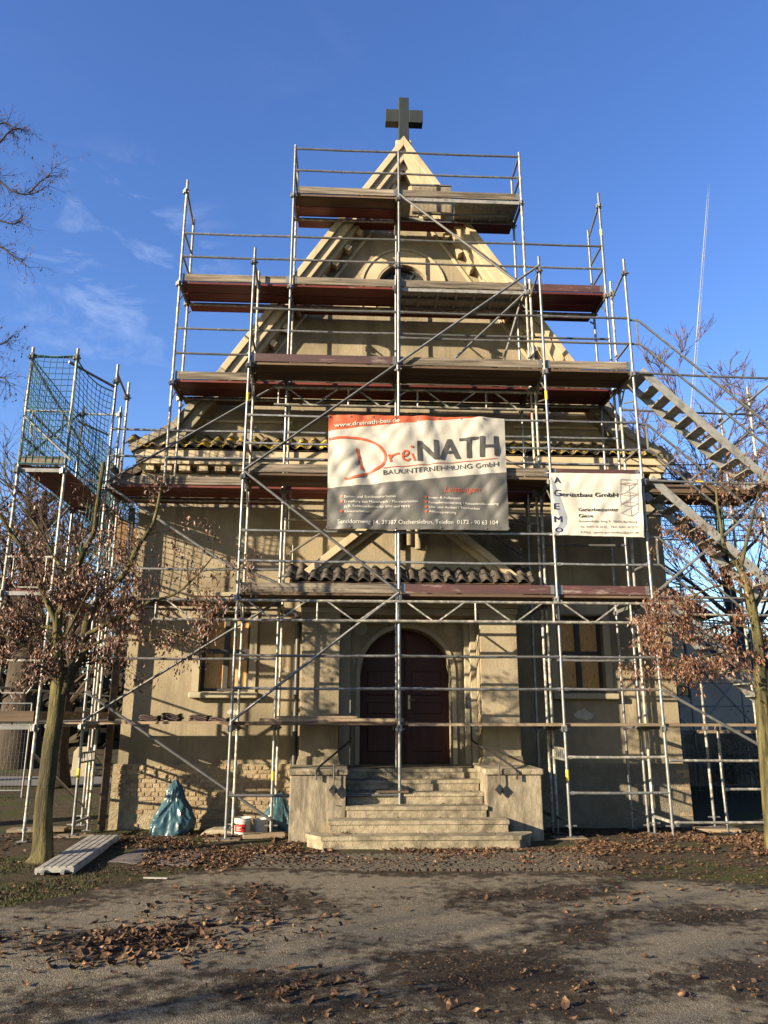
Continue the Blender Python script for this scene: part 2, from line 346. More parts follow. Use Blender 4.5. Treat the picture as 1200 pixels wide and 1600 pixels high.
DIRT = [(130,1480,.55,.30,.22),(260,1470,.5,.4,.25),(60,1440,.4,.25,.15),(840,1400,.75,.35,.25),(940,1380,.5,.22,.2),(820,1520,.55,.45,.28),(900,1560,.6,.4,.25),(1120,1540,.6,.45,.25),(690,1520,.25,.5,.15),(450,1545,.4,.25,.2),(1110,1430,.7,.3,.2),(400,1400,.5,.4,.12),(1000,1400,1.2,.3,.12),(560,1590,.5,.2,.2),(700,1460,.3,.25,.12)]
DIRT = [(U(a, b, Z=0), sx, sy, k) for a, b, sx, sy, k in DIRT]
def dirtf(x, y):
    d = .36+.30*noise.noise(Vector((x*.75, y*1.15, 2.1)))+.16*noise.noise(Vector((x*2.1, y*2.9, 7.7)))
    for p, sx, sy, k in DIRT: d += k*math.exp(-((x-p.x)/sx)**2-((y-p.y)/sy)**2)
    d += .28*max(0, 1-abs(y-edge_y(x))/.5)
    return d
xs = axis(-5, 7, .06, 30)
ysr = [i/70 for i in range(71)]
v = []; f = []
for x in xs:
    e = edge_y(x)
    for t in ysr: y = -12+(e+12)*(1-(1-t)**1.7); v.append((x, y, .016+nz(x, y, .9, .012)+nz(x, y, 4, .004)-max(0, (t-.985))*2.0))
for i in range(len(xs)-1):
    for j in range(70): f.append((i*71+j, (i+1)*71+j, (i+1)*71+j+1, i*71+j+1))
mb = MB(); mb.v = v; mb.f = f
o = mb.build('asphalt_forecourt', ASPHALT, smooth=True); o['kind'] = 'structure'
at_ = o.data.attributes.new('dirt', 'FLOAT', 'POINT'); at_.data.foreach_set('value', [dirtf(p[0], p[1]) for p in v])
far = MB(); far.add([(-60,23.5,-.105),(-4.4,22.2,-.105),(-4.4,25.2,-.105),(-60,28.5,-.105)], [(0,1,2,3)])
far.build('far_path', mat('far_path', (.085,.08,.075), (.065,.06,.055), scale=1.3, rough=.95))['kind'] = 'structure'
# cobbled strip in front of the steps
rng = random.Random(5)
cob = MB()
for j in range(13):
    for i in range(50):
        x = -1.15+i*.088+(.044 if j % 2 else 0)+rng.uniform(-.008,.008); y = 9.78+j*.088+rng.uniform(-.008,.008)
        if y < edge_y(x)-.12 or (y > 11.15 and -.4 < x < 2.6): continue
        a, b_ = rng.uniform(.036,.041), rng.uniform(.036,.041); z = ground_z(x, y)+.012+rng.uniform(-.004,.006); k = .7
        cob.add([(x-a,y-b_,z-.03),(x+a,y-b_,z-.03),(x+a,y+b_,z-.03),(x-a,y+b_,z-.03),(x-a*k,y-b_*k,z+.012),(x+a*k,y-b_*k,z+.012),(x+a*k,y+b_*k,z+.012),(x-a*k,y+b_*k,z+.012)],
                [(4,5,6,7),(0,1,5,4),(1,2,6,5),(2,3,7,6),(3,0,4,7)])
o = cob.build('cobble_strip', mat('cobbles', (.060,.047,.029), (.026,.021,.014), scale=13, rough=.9, bump=.3, bscale=80)); o['kind'] = 'stuff'; _set(o, 'small worn cobbles in front of the entrance steps', 'cobbles')

# ------------------------------------------------------------------ chapel
XC, YW = 1.085, 14.20
YR = 13.85                                 # front of the raking cornice
chapel = thing('chapel', 'beige rendered chapel with steep gable, arched porch door and dark cross on top', 'chapel', (XC, YW, -.12))
def M_(x): return 2*XC-x
WL, WR = -3.91, M_(-3.91)
WIN = [(-2.60, -1.73), (M_(-1.73), M_(-2.60))]; WZ0, WZ1 = 2.16, 3.56
RAKE = [(-4.12,6.62), (-3.33,7.11), (-2.49,8.26), (XC,13.71), (M_(-2.49),8.26), (M_(-3.33),7.11), (M_(-4.12),6.62)]
wall = MB()
cols = [WL, WIN[0][0], WIN[0][1], WIN[1][0], WIN[1][1], WR]
for i in range(5):
    x0, x1 = cols[i], cols[i+1]
    if i in (1, 3): wall.box(x0, x1, YW, YW+.45, .9, WZ0); wall.box(x0, x1, YW, YW+.45, WZ1, 6.9)
    else: wall.box(x0, x1, YW, YW+.45, .9, 6.9)
# gable field above, with the lunette opening
LX, LZ, LR = 1.085, 10.33, .52
def top_z(x):
    d = abs(x-XC); return 13.45-1.522*d
gx = sorted(set([XC-4.2+i*.2 for i in range(43)]+[LX+LR*math.cos(math.pi*i/16) for i in range(17)]))
for x0, x1 in zip(gx, gx[1:]):
    t0, t1 = top_z(x0), top_z(x1)
    if min(t0, t1) < 6.9: continue
    xm = (x0+x1)/2
    if abs(xm-LX) < LR-.001:
        a = LZ+math.sqrt(max(0, LR**2-(x0-LX)**2)); b = LZ+math.sqrt(max(0, LR**2-(x1-LX)**2))
        wall.prism([(x0,6.9),(x1,6.9),(x1,LZ),(x0,LZ)], YW, YW+.45); wall.prism([(x0,a),(x1,b),(x1,t1),(x0,t0)], YW, YW+.45)
    else: wall.prism([(x0,6.9),(x1,6.9),(x1,t1),(x0,t0)], YW, YW+.45)
wall.build('wall', STUCCO, chapel)
side = MB(); side.box(WL+.02, WL+.47, YW+.45, 27, -.3, 6.5); side.box(WR-.47, WR-.02, YW+.45, 27, -.3, 6.5); side.box(WL+.02, WR-.02, 26.6, 27, -.3, 6.5)
side.prism([(WL+.02,6.5),(WR-.02,6.5),(XC,13.3)], 26.6, 27)
side.build('side_wall', STUCCO, chapel)
rf = MB()
for s in (-1, 1):
    P0 = (XC, 13.40); P1 = (XC+s*3.50, 8.05); P2 = (XC+s*4.36, 6.95); P3 = (XC+s*5.5, 6.35)
    for a, b in ((P0,P1),(P1,P2),(P2,P3)):
        rf.prism([a, b, (b[0],b[1]-.14), (a[0],a[1]-.14)], YW+.452, 27.3)
roof = rf.build('roof', TILE, chapel)
for s in (-1, 1):
    eave = MB(); eave.tube([(XC+s*5.58, YW-.1, 6.32), (XC+s*5.58, 27.3, 6.32)], .07, 8)
    x0, x1 = sorted((XC+s*4.97, XC+s*5.5)); eave.box(x0, x1, YW+.46, 27.2, 6.12, 6.24)
    eave.build('gutter', BLACKPIPE, roof)
# plinth: grey render on the right, bare brick on the left
pl = MB(); pl.box(M_(-.70), WR+.06, YW-.07, YW+.44, -.4, .93); pl.build('rendered_plinth', PLASTER_GREY, chapel)
edgeb = None
pm = MB(); pm.box(WL-.06, -.66, YW-.045, YW+.44, -.4, .93)
plinth = pm.build('brick_plinth', MORTAR, chapel)
def brick_set(L_, n0):
    out = []
    for sd in range(n0, n0+5):
        r = random.Random(sd); m2 = MB(); H = .0325; k = .005
        vs = [(-L_,.04,-H),(L_,.04,-H),(L_,.04,H),(-L_,.04,H)]
        vs += [(x*.97+r.uniform(-k,k), -.016+r.uniform(-.003,.005), z*.90+r.uniform(-k,k)*.7) for x, z in ((-L_,-H),(0,-H),(L_,-H),(L_,H),(0,H),(-L_,H))]
        m2.add(vs, [(4,5,8,9),(5,6,7,8),(0,1,6,5,4),(2,3,9,8,7),(3,0,4,9),(1,2,7,6)]); out.append(shared(m2, 'brick', BRICK))
    return out
bms, hms = brick_set(.117, 0), brick_set(.056, 20)
rng = random.Random(11)
for j in range(14):
    z = -.06+j*.0715; hdr = j % 2; stp = .124 if hdr else .246
    x = WL+.075+(0 if not hdr else -.005)
    while x < -.70:
        worn = z < .42 and x < -3.42+.25*noise.noise(Vector((x*2, z*6, 0)))+.3*(.42-z)
        if not (worn and rng.random() < .9) and rng.random() > .03:
            inst(rng.choice(hms if hdr else bms), 'brick', plinth, (x+rng.uniform(-.005,.005), YW-.046+rng.uniform(-.003,.010), z+rng.uniform(-.003,.003)), (rng.uniform(-.04,.04), rng.uniform(-.015,.015), rng.uniform(-.03,.03)), (rng.uniform(.93,1.03), 1, rng.uniform(.9,1.03)))
        x += stp+rng.uniform(-.006,.006)
rp = [o for o in chapel.children if o.name.startswith('rendered_plinth')][0]
for j in (2,5,8,9,11,12):
    inst((hms if j % 2 else bms)[j % 5], 'brick', rp, (WR+.058-(.056 if j % 2 else .117), YW-.064, -.06+j*.0715), (0,0,rng.uniform(-.03,.03)))
# windows with boards behind dark frames
for (x0, x1) in WIN:
    wn = MB(); yf = YW+.16
    wn.box(x0, x1, yf+.06, yf+.10, WZ0, WZ1)
    win = wn.build('window', DARKF, chapel)
    fr = MB(); t = .055; xm = (x0+x1)/2; zm = WZ0+.72
    fr.box(x0, x0+t, yf-.02, yf+.058, WZ0, WZ1); fr.box(x1-t, x1, yf-.02, yf+.058, WZ0, WZ1)
    fr.box(x0+t, x1-t, yf-.02, yf+.058, WZ1-t, WZ1); fr.box(x0+t, x1-t, yf-.02, yf+.058, WZ0, WZ0+t)
    fr.box(xm-.045, xm+.045, yf-.025, yf+.058, WZ0+t, WZ1-t); fr.box(x0+t, xm-.045, yf-.022, yf+.058, zm-.035, zm+.035); fr.box(xm+.045, x1-t, yf-.022, yf+.058, zm-.035, zm+.035)
    fr.build('frame', DARKF, win)
    for a, b in ((x0+t, xm-.045), (xm+.045, x1-t)):
        for c, d in ((WZ0+t, zm-.035), (zm+.035, WZ1-t)):
            MB().box(a+.004, b-.004, yf+.02, yf+.056, c+.004, d-.004).build('board', OSB, win)
    sl_ = MB(); sl_.box(x0-.15, x1+.19, YW-.17, YW+.14, WZ0-.12, WZ0-.015); sl_.build('sill', SURR, win, bevel=.025)
    su = MB(); p = .035
    su.box(x0-.13, x0-.002, YW-p, YW+.16, WZ0-.01, WZ1+.02); su.box(x1+.002, x1+.13, YW-p, YW+.16, WZ0-.01, WZ1+.02)
    su.box(x0-.13, x1+.13, YW-p-.002, YW+.16, WZ1+.022, WZ1+.30); su.box(x0-.18, x1+.18, YW-.08, YW+.02, WZ1+.30, WZ1+.37)
    su.lathe((0,0,0), [(0,0)], 3) if False else None
    su.build('surround', SURR, win)
    ro = MB(); c = Vector(((x0+x1)/2, YW-p-.004, WZ1+.16))
    for rr, y0, y1 in ((.10,-.02,.0),(.06,-.035,.0)):
        ro.prism([(c.x+rr*math.cos(2*math.pi*i/20), c.z+rr*math.sin(2*math.pi*i/20)) for i in range(20)], c.y+y0, c.y+y1)
    ro.build('roundel', SURR, win)
# plaster patches under the sills
for cx, cz, w_, h_ in ((-1.98,1.80,.10,.05),(4.32,1.78,.17,.10),(-2.9,1.34,.02,.02)):
    pa = MB(); pa.prism([(cx+w_*(.6+.6*rng.random())*math.cos(t*.63), cz+h_*(.6+.6*rng.random())*math.sin(t*.63)) for t in range(10)], YW-.006, YW+.01)
    pa.build('plaster_patch', mat('pale_filler', (.33,.31,.26), (.26,.24,.19), scale=12, rough=.9), chapel)
# lunette
lu = MB(); n = 20
lu.prism([(LX+LR*math.cos(math.pi*i/n), LZ+LR*math.sin(math.pi*i/n)) for i in range(n+1)], YW+.20, YW+.24)
lun = lu.build('lunette_window', FOIL, chapel)
fr = MB()
for k in range(1, 6):
    t = math.pi*k/6; fr.bar((LX+.08*math.cos(t),YW+.185,LZ+.08*math.sin(t)), (LX+LR*math.cos(t),YW+.185,LZ+LR*math.sin(t)), .03, .03)
def arc_band(mb, cx, cz, r0, r1, y0, y1, n=28, a0=0, a1=math.pi):
    for i in range(n):
        a, b = a0+(a1-a0)*i/n, a0+(a1-a0)*(i+1)/n
        mb.prism([(cx+r0*math.cos(a),cz+r0*math.sin(a)),(cx+r1*math.cos(a),cz+r1*math.sin(a)),(cx+r1*math.cos(b),cz+r1*math.sin(b)),(cx+r0*math.cos(b),cz+r0*math.sin(b))], y0, y1)
    return mb
arc_band(fr, LX, LZ, LR-.05, LR-.002, YW+.12, YW+.20)
fr.build('muntin', DARKF, lun)
ab = MB(); arc_band(ab, LX, LZ, .56, .84, YW-.02, YW+.1); arc_band(ab, LX, LZ, .84, .89, YW-.045, YW+.1); arc_band(ab, LX, LZ, .525, .56, YW-.01, YW+.18)
for x0, x1, y in ((.56,.84,-.02),(.84,.89,-.045)):
    for s in (-1, 1):
        a, b = sorted((LX+s*x0, LX+s*x1)); ab.box(a, b, YW+y, YW+.1, LZ-.55, LZ)
ab.build('arch_moulding', TRIM, lun)
# raking cornice
rk = MB(); RUP = RAKE[2:5]
band(rk, RUP, 0, .13, YR-.06, YW+.46); band(rk, RUP, .13, .30, YR, YW+.44); band(rk, RUP, .30, .40, YR+.10, YW+.42)
for seg in (RAKE[:3], RAKE[4:]):
    kn = MB(); band(kn, seg, 0, .14, YR-.05, YW+.46); band(kn, seg, .14, .34, YR+.03, YW+.44)
    kn.build('flared_coping', WEATHERED, chapel, bevel=.012)
RK2 = [(-2.75,8.0),(XC,13.71),(M_(-2.75),8.0)]
band(rk, RK2, .60, .66, YW-.03, YW+.02)
rake = rk.build('raking_cornice', TRIM, chapel, bevel=.008)
bk = MB(); bk.box(-.06,.06,-.12,.16,-.055,.055)
bkm = shared(bk, 'bracket', TRIM)
for s in (-1, 1):
    d = Vector((s*1, -1.522)).normalized(); nrm = Vector((-s*d.y*-1, 0)) 
    for i in range(2, 15):
        px, pz = XC+s*.657*0.0, 0
        t = .18+i*.44
        x = XC+d.x*t; z = 13.71+d.y*t
        nx, nz_ = (-.8357*s, -.549)                                  # inward normal
        if z < 8.3: break
        inst(bkm, 'bracket', rake, (x+nx*.475, YW-.10, z+nz_*.475), (0, s*math.atan2(1.522,1), 0))
# inner fillet that ends in a level return low on the gable
for s in (-1, 1):
    fl = MB()
    def q(x, z): return (XC+s*(x-XC), z)
    for a, b in ((q(-2.12,8.25), q(-2.85,7.28)), (q(-2.85,7.28), q(-1.1,7.28))):
        fl.bar((a[0],YW-.02,a[1]), (b[0],YW-.02,b[1]), .05, .05, (0,1,0))
    fl.build('fillet', TRIM, chapel)
# main cornice with modillions and a tiled skirt
cn = MB(); cn.box(-4.02, M_(-4.02), YR+.02, YW, 6.44, 6.58); cn.box(-3.98, M_(-3.98), YR+.08, YW+.01, 6.32, 6.44); cn.box(WL-.01, WR+.01, YW-.06, YW+.02, 5.98, 6.19)
corn = cn.build('cornice', TRIM, chapel, bevel=.008)
mod = shared(MB().box(-.10,.10,-.20,.02,-.055,.055), 'modillion', TRIM)
x = WL+.16
while x < WR: inst(mod, 'modillion', corn, (x, YW-.02, 6.262)); x += .335
def pantile(wd, ln, th=.018, n=10, amp=.032):
    m = MB(); prof = []
    for i in range(n+1):
        t = i/n; prof.append((-wd/2+wd*t, amp*math.sin(2*math.pi*(t*1.0+.05))))
    vs = []
    for y in (0, ln):
        for x, z in prof: vs.append((x, y, z))
        for x, z in prof: vs.append((x, y, z-th))
    k = n+1; fs = []
    for i in range(n):
        fs += [(i, i+1, 2*k+i+1, 2*k+i), (k+i+1, k+i, 3*k+i, 3*k+i+1), (i, k+i, k+i+1, i+1), (2*k+i, 2*k+i+1, 3*k+i+1, 3*k+i)]
    fs += [(0, 2*k, 3*k, k), (n, k+n, 3*k+n, 2*k+n)]
    m.add(vs, fs); return m
pt = shared(pantile(.245, .30), 'roof_tile', TILE_Y, True)
pt2 = shared(pantile(.235, .34), 'roof_tile', TILE, True)
skb = MB(); skb.add([(-4.1,YR-.01,6.585),(M_(-4.1),YR-.01,6.585),(M_(-4.1),YW,6.82),(-4.1,YW,6.82),(-4.1,YW,6.585),(M_(-4.1),YW,6.585)], [(0,1,2,3),(0,4,5,1),(0,3,4),(1,5,2)])
skirt = skb.build('tiled_skirt', WOOD_B, chapel)
sl_ang = math.atan2(.26, .36)
for row in range(2):
    for i in range(45):
        x = -4.05+i*.2305
        if x > M_(-4.1): break
        y = YR-.05+row*.19; z = 6.645+row*.155+rng.uniform(-.004,.006)
        inst(pt, 'roof_tile', skirt, (x, y, z), (sl_ang+rng.uniform(-.04,.04), 0, rng.uniform(-.03,.03)))
# cross
cr = MB(); Yc = 14.0
cr.box(.985, 1.205, Yc-.1, Yc+.1, 13.62, 14.79); cr.box(.70, .985, Yc-.098, Yc+.098, 14.155, 14.475); cr.box(1.205, 1.51, Yc-.098, Yc+.098, 14.155, 14.475)
cr.build('cross', GREENCOP, chapel, bevel=.01)
cp = MB(); cp.box(XC-.17, XC+.17, Yc-.16, Yc+.3, 13.52, 13.64); cp.build('apex_block', TRIM, chapel, bevel=.02)
# downpipes
dpm = MB(); dpm.tube([(-.86,YW-.10,3.5),(-.86,YW-.10,.55)], .05, 10); dpm.tube([(-1.25,YW-.10,3.62),(-1.02,YW-.1,3.6),(-.9,YW-.1,3.55),(-.86,YW-.1,3.40)], .048, 10); dpm.tube([(-.86,YW-.10,.80),(-.86,YW-.10,.2)], .058, 10)
dpm.build('downpipe', BLACKPIPE, chapel, smooth=True)
dpm = MB(); dpm.tube([(M_(-.86),YW-.10,3.9),(M_(-.86),YW-.10,.1)], .05, 10); dpm.build('downpipe', BLACKPIPE, chapel, smooth=True)
# ---- porch
YP, YI = 12.98, 13.70
pb = MB(); PXL, PXI = -.72, -.09
for a, b in ((PXL, PXI), (M_(PXI), M_(PXL))): pb.box(a, b, YP, YW, .0, 3.52)
pb.box(PXL-.05, M_(PXL)+.05, YP-.04, YW, 3.522, 3.72); pb.box(PXL-.12, M_(PXL)+.12, YP-.12, YW, 3.722, 3.90); pb.box(PXI, M_(PXI), YP+.05, YI, 3.40, 3.52)
porch = pb.build('porch', STUCCO, chapel, bevel=.01)
for a, b in ((PXL, PXI), (M_(PXI), M_(PXL))):
    MB().prism([(a-.03,.95),(b+.03,.95),(b+.03,1.05),(b+.012,1.07),(b+.012,1.12),(a-.012,1.12),(a-.012,1.07),(a-.03,1.05)], YP-.05, YP+.3).build('pilaster_base', STONE, porch, bevel=.012)
    MB().box(a-.03, b+.03, YP-.036, YP+.3, 3.42, 3.515).build('pilaster_cap', SURR, porch, bevel=.012)
DX, DW, DZ, DS, DR = XC-.02, .80, .93, 2.45, .80
iw = MB(); xs_ = [DX-DW+2*DW*i/24 for i in range(25)]
iw.box(PXI-.01, DX-DW, YI, YI+.46, .9, 3.52); iw.box(DX+DW, M_(PXI)+.01, YI, YI+.46, .9, 3.52)
for a, b in zip(xs_, xs_[1:]):
    za, zb = DS+math.sqrt(max(0,DR**2-(a-DX)**2)), DS+math.sqrt(max(0,DR**2-(b-DX)**2))
    iw.prism([(a,za),(b,zb),(b,3.52),(a,3.52)], YI, YI+.46)
iw.build('inner_wall', STUCCO, porch)
dsur = MB(); arc_band(dsur, DX, DS, DR+.002, DR+.075, YI-.03, YI+.02)
for s in (-1, 1):
    a, b = sorted((DX+s*(DW+.002), DX+s*(DW+.075))); dsur.box(a, b, YI-.03, YI+.02, .95, DS)
dsur.build('door_surround', SURR, porch)
for s in (-1, 1):
    rd = MB(); c = (DX+s*.80, 3.24)
    for rr, y in ((.12,-.02),(.09,-.035),(.04,-.05)):
        rd.prism([(c[0]+rr*math.cos(2*math.pi*i/20), c[1]+rr*math.sin(2*math.pi*i/20)) for i in range(20)], YI+y, YI+.01)
    rd.build('roundel', SURR, porch)
for s in (-1, 1):
    jm = MB()
    for k, (d, y) in enumerate(((.10,YI-.28),(.18,YI-.14))):
        a, b = sorted((XC+s*(XC-PXI), XC+s*(XC-PXI-d))); jm.box(a, b, y, YI+.01-.002*k, .95, 3.40-.003*k)
    jm.build('jamb_moulding', SURR, porch, bevel=.01)
# door
dr = thing_door = None
dl = MB(); yd = YI+.42
poly = [(DX-DW,DZ)]+[(DX-DR*math.cos(math.pi*i/24), DS+DR*math.sin(math.pi*i/24)) for i in range(25)]+[(DX+DW,DZ)]
dl.prism(poly, yd+.03, yd+.08)
door = dl.build('door', DOOR, chapel)
for s in (-1, 1):
    lf = MB(); x0, x1 = sorted((DX+s*.008, DX+s*(DW-.01)))
    pts = [(x, DS+math.sqrt(max(0,(DR-.01)**2-(x-DX)**2))) for x in [x0+(x1-x0)*i/12 for i in range(13)]]
    lf.prism([(x0,DZ+.01)]+pts+[(x1,DZ+.01)], yd, yd+.028)
    leaf = lf.build('door_leaf', DOOR, door)
    xa, xb = sorted((DX+s*.13, DX+s*.66))
    for z0, z1 in ((1.14,1.60),(1.78,1.98),(2.10,2.52)):
        p = MB(); p.box(xa, xb, yd-.03, yd, z0, z1); pn = p.build('panel', DOOR, leaf, bevel=.024)
    p = MB(); p.bar((DX+s*.02,yd-.012,DZ+.02), (DX+s*.02,yd-.012,3.2), .03, .02) if s > 0 else None
    if s > 0: p.build('meeting_strip', DOOR, leaf)
hd = MB(); hx = DX+.085; hd.box(hx-.02, hx+.02, yd-.012, yd, 1.86, 2.10); hd.tube([(hx,yd-.01,2.02),(hx,yd-.06,2.02),(hx+.11,yd-.06,2.02)], .011, 8)
hd.build('handle', BRASS, door)
# porch tiled skirt, pediment
sk = MB(); sk.add([(-.95,YP-.2,3.905),(M_(-.95),YP-.2,3.905),(M_(-.95),YP+.12,4.12),(-.95,YP+.12,4.12),(-.95,YP+.12,3.905),(M_(-.95),YP+.12,3.905)], [(0,1,2,3),(0,4,5,1),(0,3,4),(1,5,2)])
psk = sk.build('porch_tiled_skirt', WOOD_B, porch) if False else sk.build('porch_tiled_skirt', WOOD_B, chapel)
for row in range(2):
    for i in range(20):
        x = -.90+i*.2085
        inst(pt2, 'roof_tile', psk, (x+rng.uniform(-.005,.005), YP-.24+row*.17, 3.965+row*.125+rng.uniform(-.004,.008)), (math.atan2(.215,.32)+rng.uniform(-.05,.05), 0, rng.uniform(-.03,.03)))
pd = MB(); PA = [(-.72,4.05),(XC,5.50),(M_(-.72),4.05)]
pd.prism(PA, YP+.12, YW); ped = pd.build('pediment', STUCCO, chapel)
pr_ = MB(); PR = [(-1.0,3.92),(XC,5.62),(M_(-1.0),3.92)]
band(pr_, PR, 0, .12, YP-.02, YW-.002); band(pr_, PR, .12, .22, YP+.05, YP+.2)
pr_.build('raking_moulding', TRIM, ped, bevel=.008)
for k in (-1, 0, 1):
    MB().tube([(XC+k*.17,YP+.13,4.62-abs(k)*.06),(XC+k*.17,YP+.13,5.1)], .07, 12).build('half_round_relief', STUCCO, ped, smooth=True)
# ---- entrance steps
steps = thing('entrance_steps', 'worn stone entrance steps with low side walls below the arched door', 'steps', (XC, 12.2, 0))
def step(pts, z0, z1, lip=.025):
    m = MB(); n = len(pts)
    def ring(k, z): 
        cx, cy = XC, 13.0
        return [(cx+(x-cx)*k, y+(0 if y > 12.9 else (1-k)*1.2), z) for x, y in pts]
    zr = z1-.055
    a, b, c, d = ring(.985, z0), ring(.985, zr), ring(1.0, zr+.004), ring(1.0, z1)
    for lo, hi in ((a,b),(b,c),(c,d)):
        k = len(m.v); m.add(lo+hi, [(i,(i+1)%n,n+(i+1)%n,n+i) for i in range(n)])
    m.add(d, [tuple(range(n))]); return m
XS0, XS1 = .04, M_(.04)
S1L, S1R = -.52, M_(-.52)
step([(S1L,11.72),(S1L,11.60),(-.30,11.30),(M_(-.30),11.30),(S1R,11.60),(S1R,11.72)], -.2, .155).build('step', STONE, steps, bevel=.012)
step([(-.21,11.62),(M_(-.21),11.62),(M_(-.21),12.1),(-.21,12.1)], .0, .315).build('step', STONE, steps, bevel=.012)
for i, (y, z) in enumerate(((11.95,.47),(12.26,.63),(12.57,.785))):
    step([(XS0,y),(XS1,y),(XS1,y+.5),(XS0,y+.5)], 0, z).build('step', STONE, steps, bevel=.012)
step([(XS0-.02,12.88),(XS1+.02,12.88),(XS1+.02,13.9),(XS0-.02,13.9)], 0, .935).build('landing', STONE, steps, bevel=.012)
ck = None
for s in (-1, 1):
    a, b = sorted((XC+s*(XC-XS0), XC+s*(XC+.785)))
    m = MB(); m.box(a, b, 12.0, 13.04, -.25, .90); c = m.build('cheek_wall', CHEEK, steps, bevel=.015)
    m = MB(); m.box(a-.03, b+.03, 11.965, 13.02, .902, .99); m.build('coping', STONE, c, bevel=.02)
tl = MB(); tl.box(.50, .98, 12.22, 12.5, .632, .66); tl.build('loose_board', WOOD_B, steps)
# handrails
for s, lab in ((-1,'black wrought iron handrail with diamond pendant on the left side wall of the steps'), (1,'black wrought iron handrail with diamond pendant on the right side wall of the steps')):
    x = XC+s*(XC-XS0+.16); h = thing('handrail', lab, 'handrail', (x, 12.4, .99), 'handrails beside the entrance steps')
    xi = XC+s*(XC-XS0-.06)
    m = MB(); m.tube([(x+s*.28,11.93,.84),(x+s*.28,11.93,.96),(x+s*.24,12.02,1.02),(xi,12.85,1.36),(xi,12.95,1.42),(xi,12.95,2.0)], .016, 8); m.tube([(xi,12.95,1.42),(xi,12.95,.62)], .014, 8)
    m.build('rail', IRON, h, smooth=True)
    m = MB(); m.tube([(x+s*.02,11.93,1.06),(x+s*.02,11.93,.78)], .011, 6); m.build('hanger', IRON, h)
    m = MB(); c = (x+s*.02, .70); m.prism([(c[0],c[1]-.085),(c[0]+.075,c[1]),(c[0],c[1]+.085),(c[0]-.075,c[1])], 11.92, 11.94); m.prism([(c[0],c[1]-.03),(c[0]+.026,c[1]),(c[0],c[1]+.03),(c[0]-.026,c[1])], 11.90, 11.925)
    m.build('diamond', IRON, h)
lm = MB(); lx = M_(-.02)-.16; lm.box(lx-.04, lx+.04, YP-.10, YP-.002, 1.86, 2.02); lm.prism([(lx-.05,2.02),(lx+.05,2.02),(lx,2.08)], YP-.11, YP-.002)
lo_ = lm.build('door_lamp', IRON, org=(lx, YP, 1.9)); _set(lo_, 'small black box fixed to the pilaster right of the door', 'fixture')
# ------------------------------------------------------------------ scaffolding
TR = .0242
rng = random.Random(21)
cpl = MB(); cpl.tube([(0,0,-.055),(0,0,.055)], .040, 10); cpl.box(-.016,.016,-.075,.02,-.045,.045); cpl.tube([(-.07,-.03,-.02),(.07,-.03,-.02)], .015, 6); cpl.box(-.055,-.035,-.055,.0,-.05,.03)
COUPLER = shared(cpl, 'coupler', GALV_D)
bpm = MB(); bpm.box(-.075,.075,-.075,.075,0,.008); bpm.tube([(0,0,.005),(0,0,.22)], .019, 8); bpm.tube([(0,0,.14),(0,0,.17)], .034, 8); bpm.box(-.10,.10,-.01,.01,.145,.165)
BASE = shared(bpm, 'base_jack', GALV_D)
rib = None
def standard(root, x, y, z0, z1, m=None, jack=True, levels=(1.66,3.66,5.66,7.66,9.66,11.66), lean=0):
    m = m or (GALV if rng.random() < .6 else GALV_S)
    o = MB().tube([(x,y,z0+(.12 if jack else 0)),(x+rng.uniform(-.008,.008),y+rng.uniform(-.008,.008),(z0+z1)/2),(x+lean+rng.uniform(-.006,.006),y,z1)], TR, 10).build('standard', m, root, smooth=True)
    if jack: inst(BASE, 'base_jack', root, (x, y, z0))
    for l in levels:
        if z0+.4 < l-.06 < z1: inst(COUPLER, 'coupler', root, (x, y, l-.09), (0,0,rng.uniform(-.4,.4)))
    return o
def rail(root, p, q, name='guardrail', m=None, r=.0215):
    p, q = Vector(p), Vector(q); d = (q-p).normalized()
    mb = MB(); L_ = (q-p).length; sag = Vector((0,0,-.004*L_)) if abs(d.z) < .2 else Vector()
    mb.tube([p, (p+q)/2+sag, q], r, 8)
    for e, s in ((p,1),(q,-1)):                                    # flattened wedge ends
        mb.bar(e, e+d*s*.09, .016, .05)
    return mb.build(name, m or (GALV if rng.random() < .65 else GALV_D), root, smooth=True)
def brace(root, p, q): return rail(root, p, q, 'diagonal_brace', GALV if rng.random() < .6 else GALV_D, .023)
def transom(root, x, y0, y1, z):
    return MB().bar((x,y0,z), (x,y1,z), .035, .06).build('transom', GALV_D, root)
def deck(root, x0, x1, y0, y1, z, m, n=2, ribbed=False, gap=.02):
    w_ = (y1-y0)/n
    for i in range(n):
        a, b = y0+i*w_+gap/2, y0+(i+1)*w_-gap/2
        mb = MB()
        if ribbed:
            mb.box(x0+.02, x1-.02, a, b, z-.02, z)
            mb.box(x0+.02, x1-.02, a, a+.025, z-.075, z-.02); mb.box(x0+.02, x1-.02, b-.025, b, z-.075, z-.02)
            k = int((x1-x0)/.09)
            for j in range(k):
                xx = x0+.05+j*(x1-x0-.1)/max(1,k-1); wd = .02 if j % 4 == 0 else .012; mb.box(xx-wd, xx+wd, a+.027, b-.027, z-(.055 if j % 4 == 0 else .032), z-.021)
        else:
            mb.box(x0+.03, x1-.03, a, b, z-.045, z-.002)
            mb.box(x0+.012, x0+.06, a+.004, b-.004, z-.07, z-.046); mb.box(x1-.06, x1-.012, a+.004, b-.004, z-.07, z-.046)
        mb.build('deck_board', m[i % len(m)] if isinstance(m, list) else m, root)
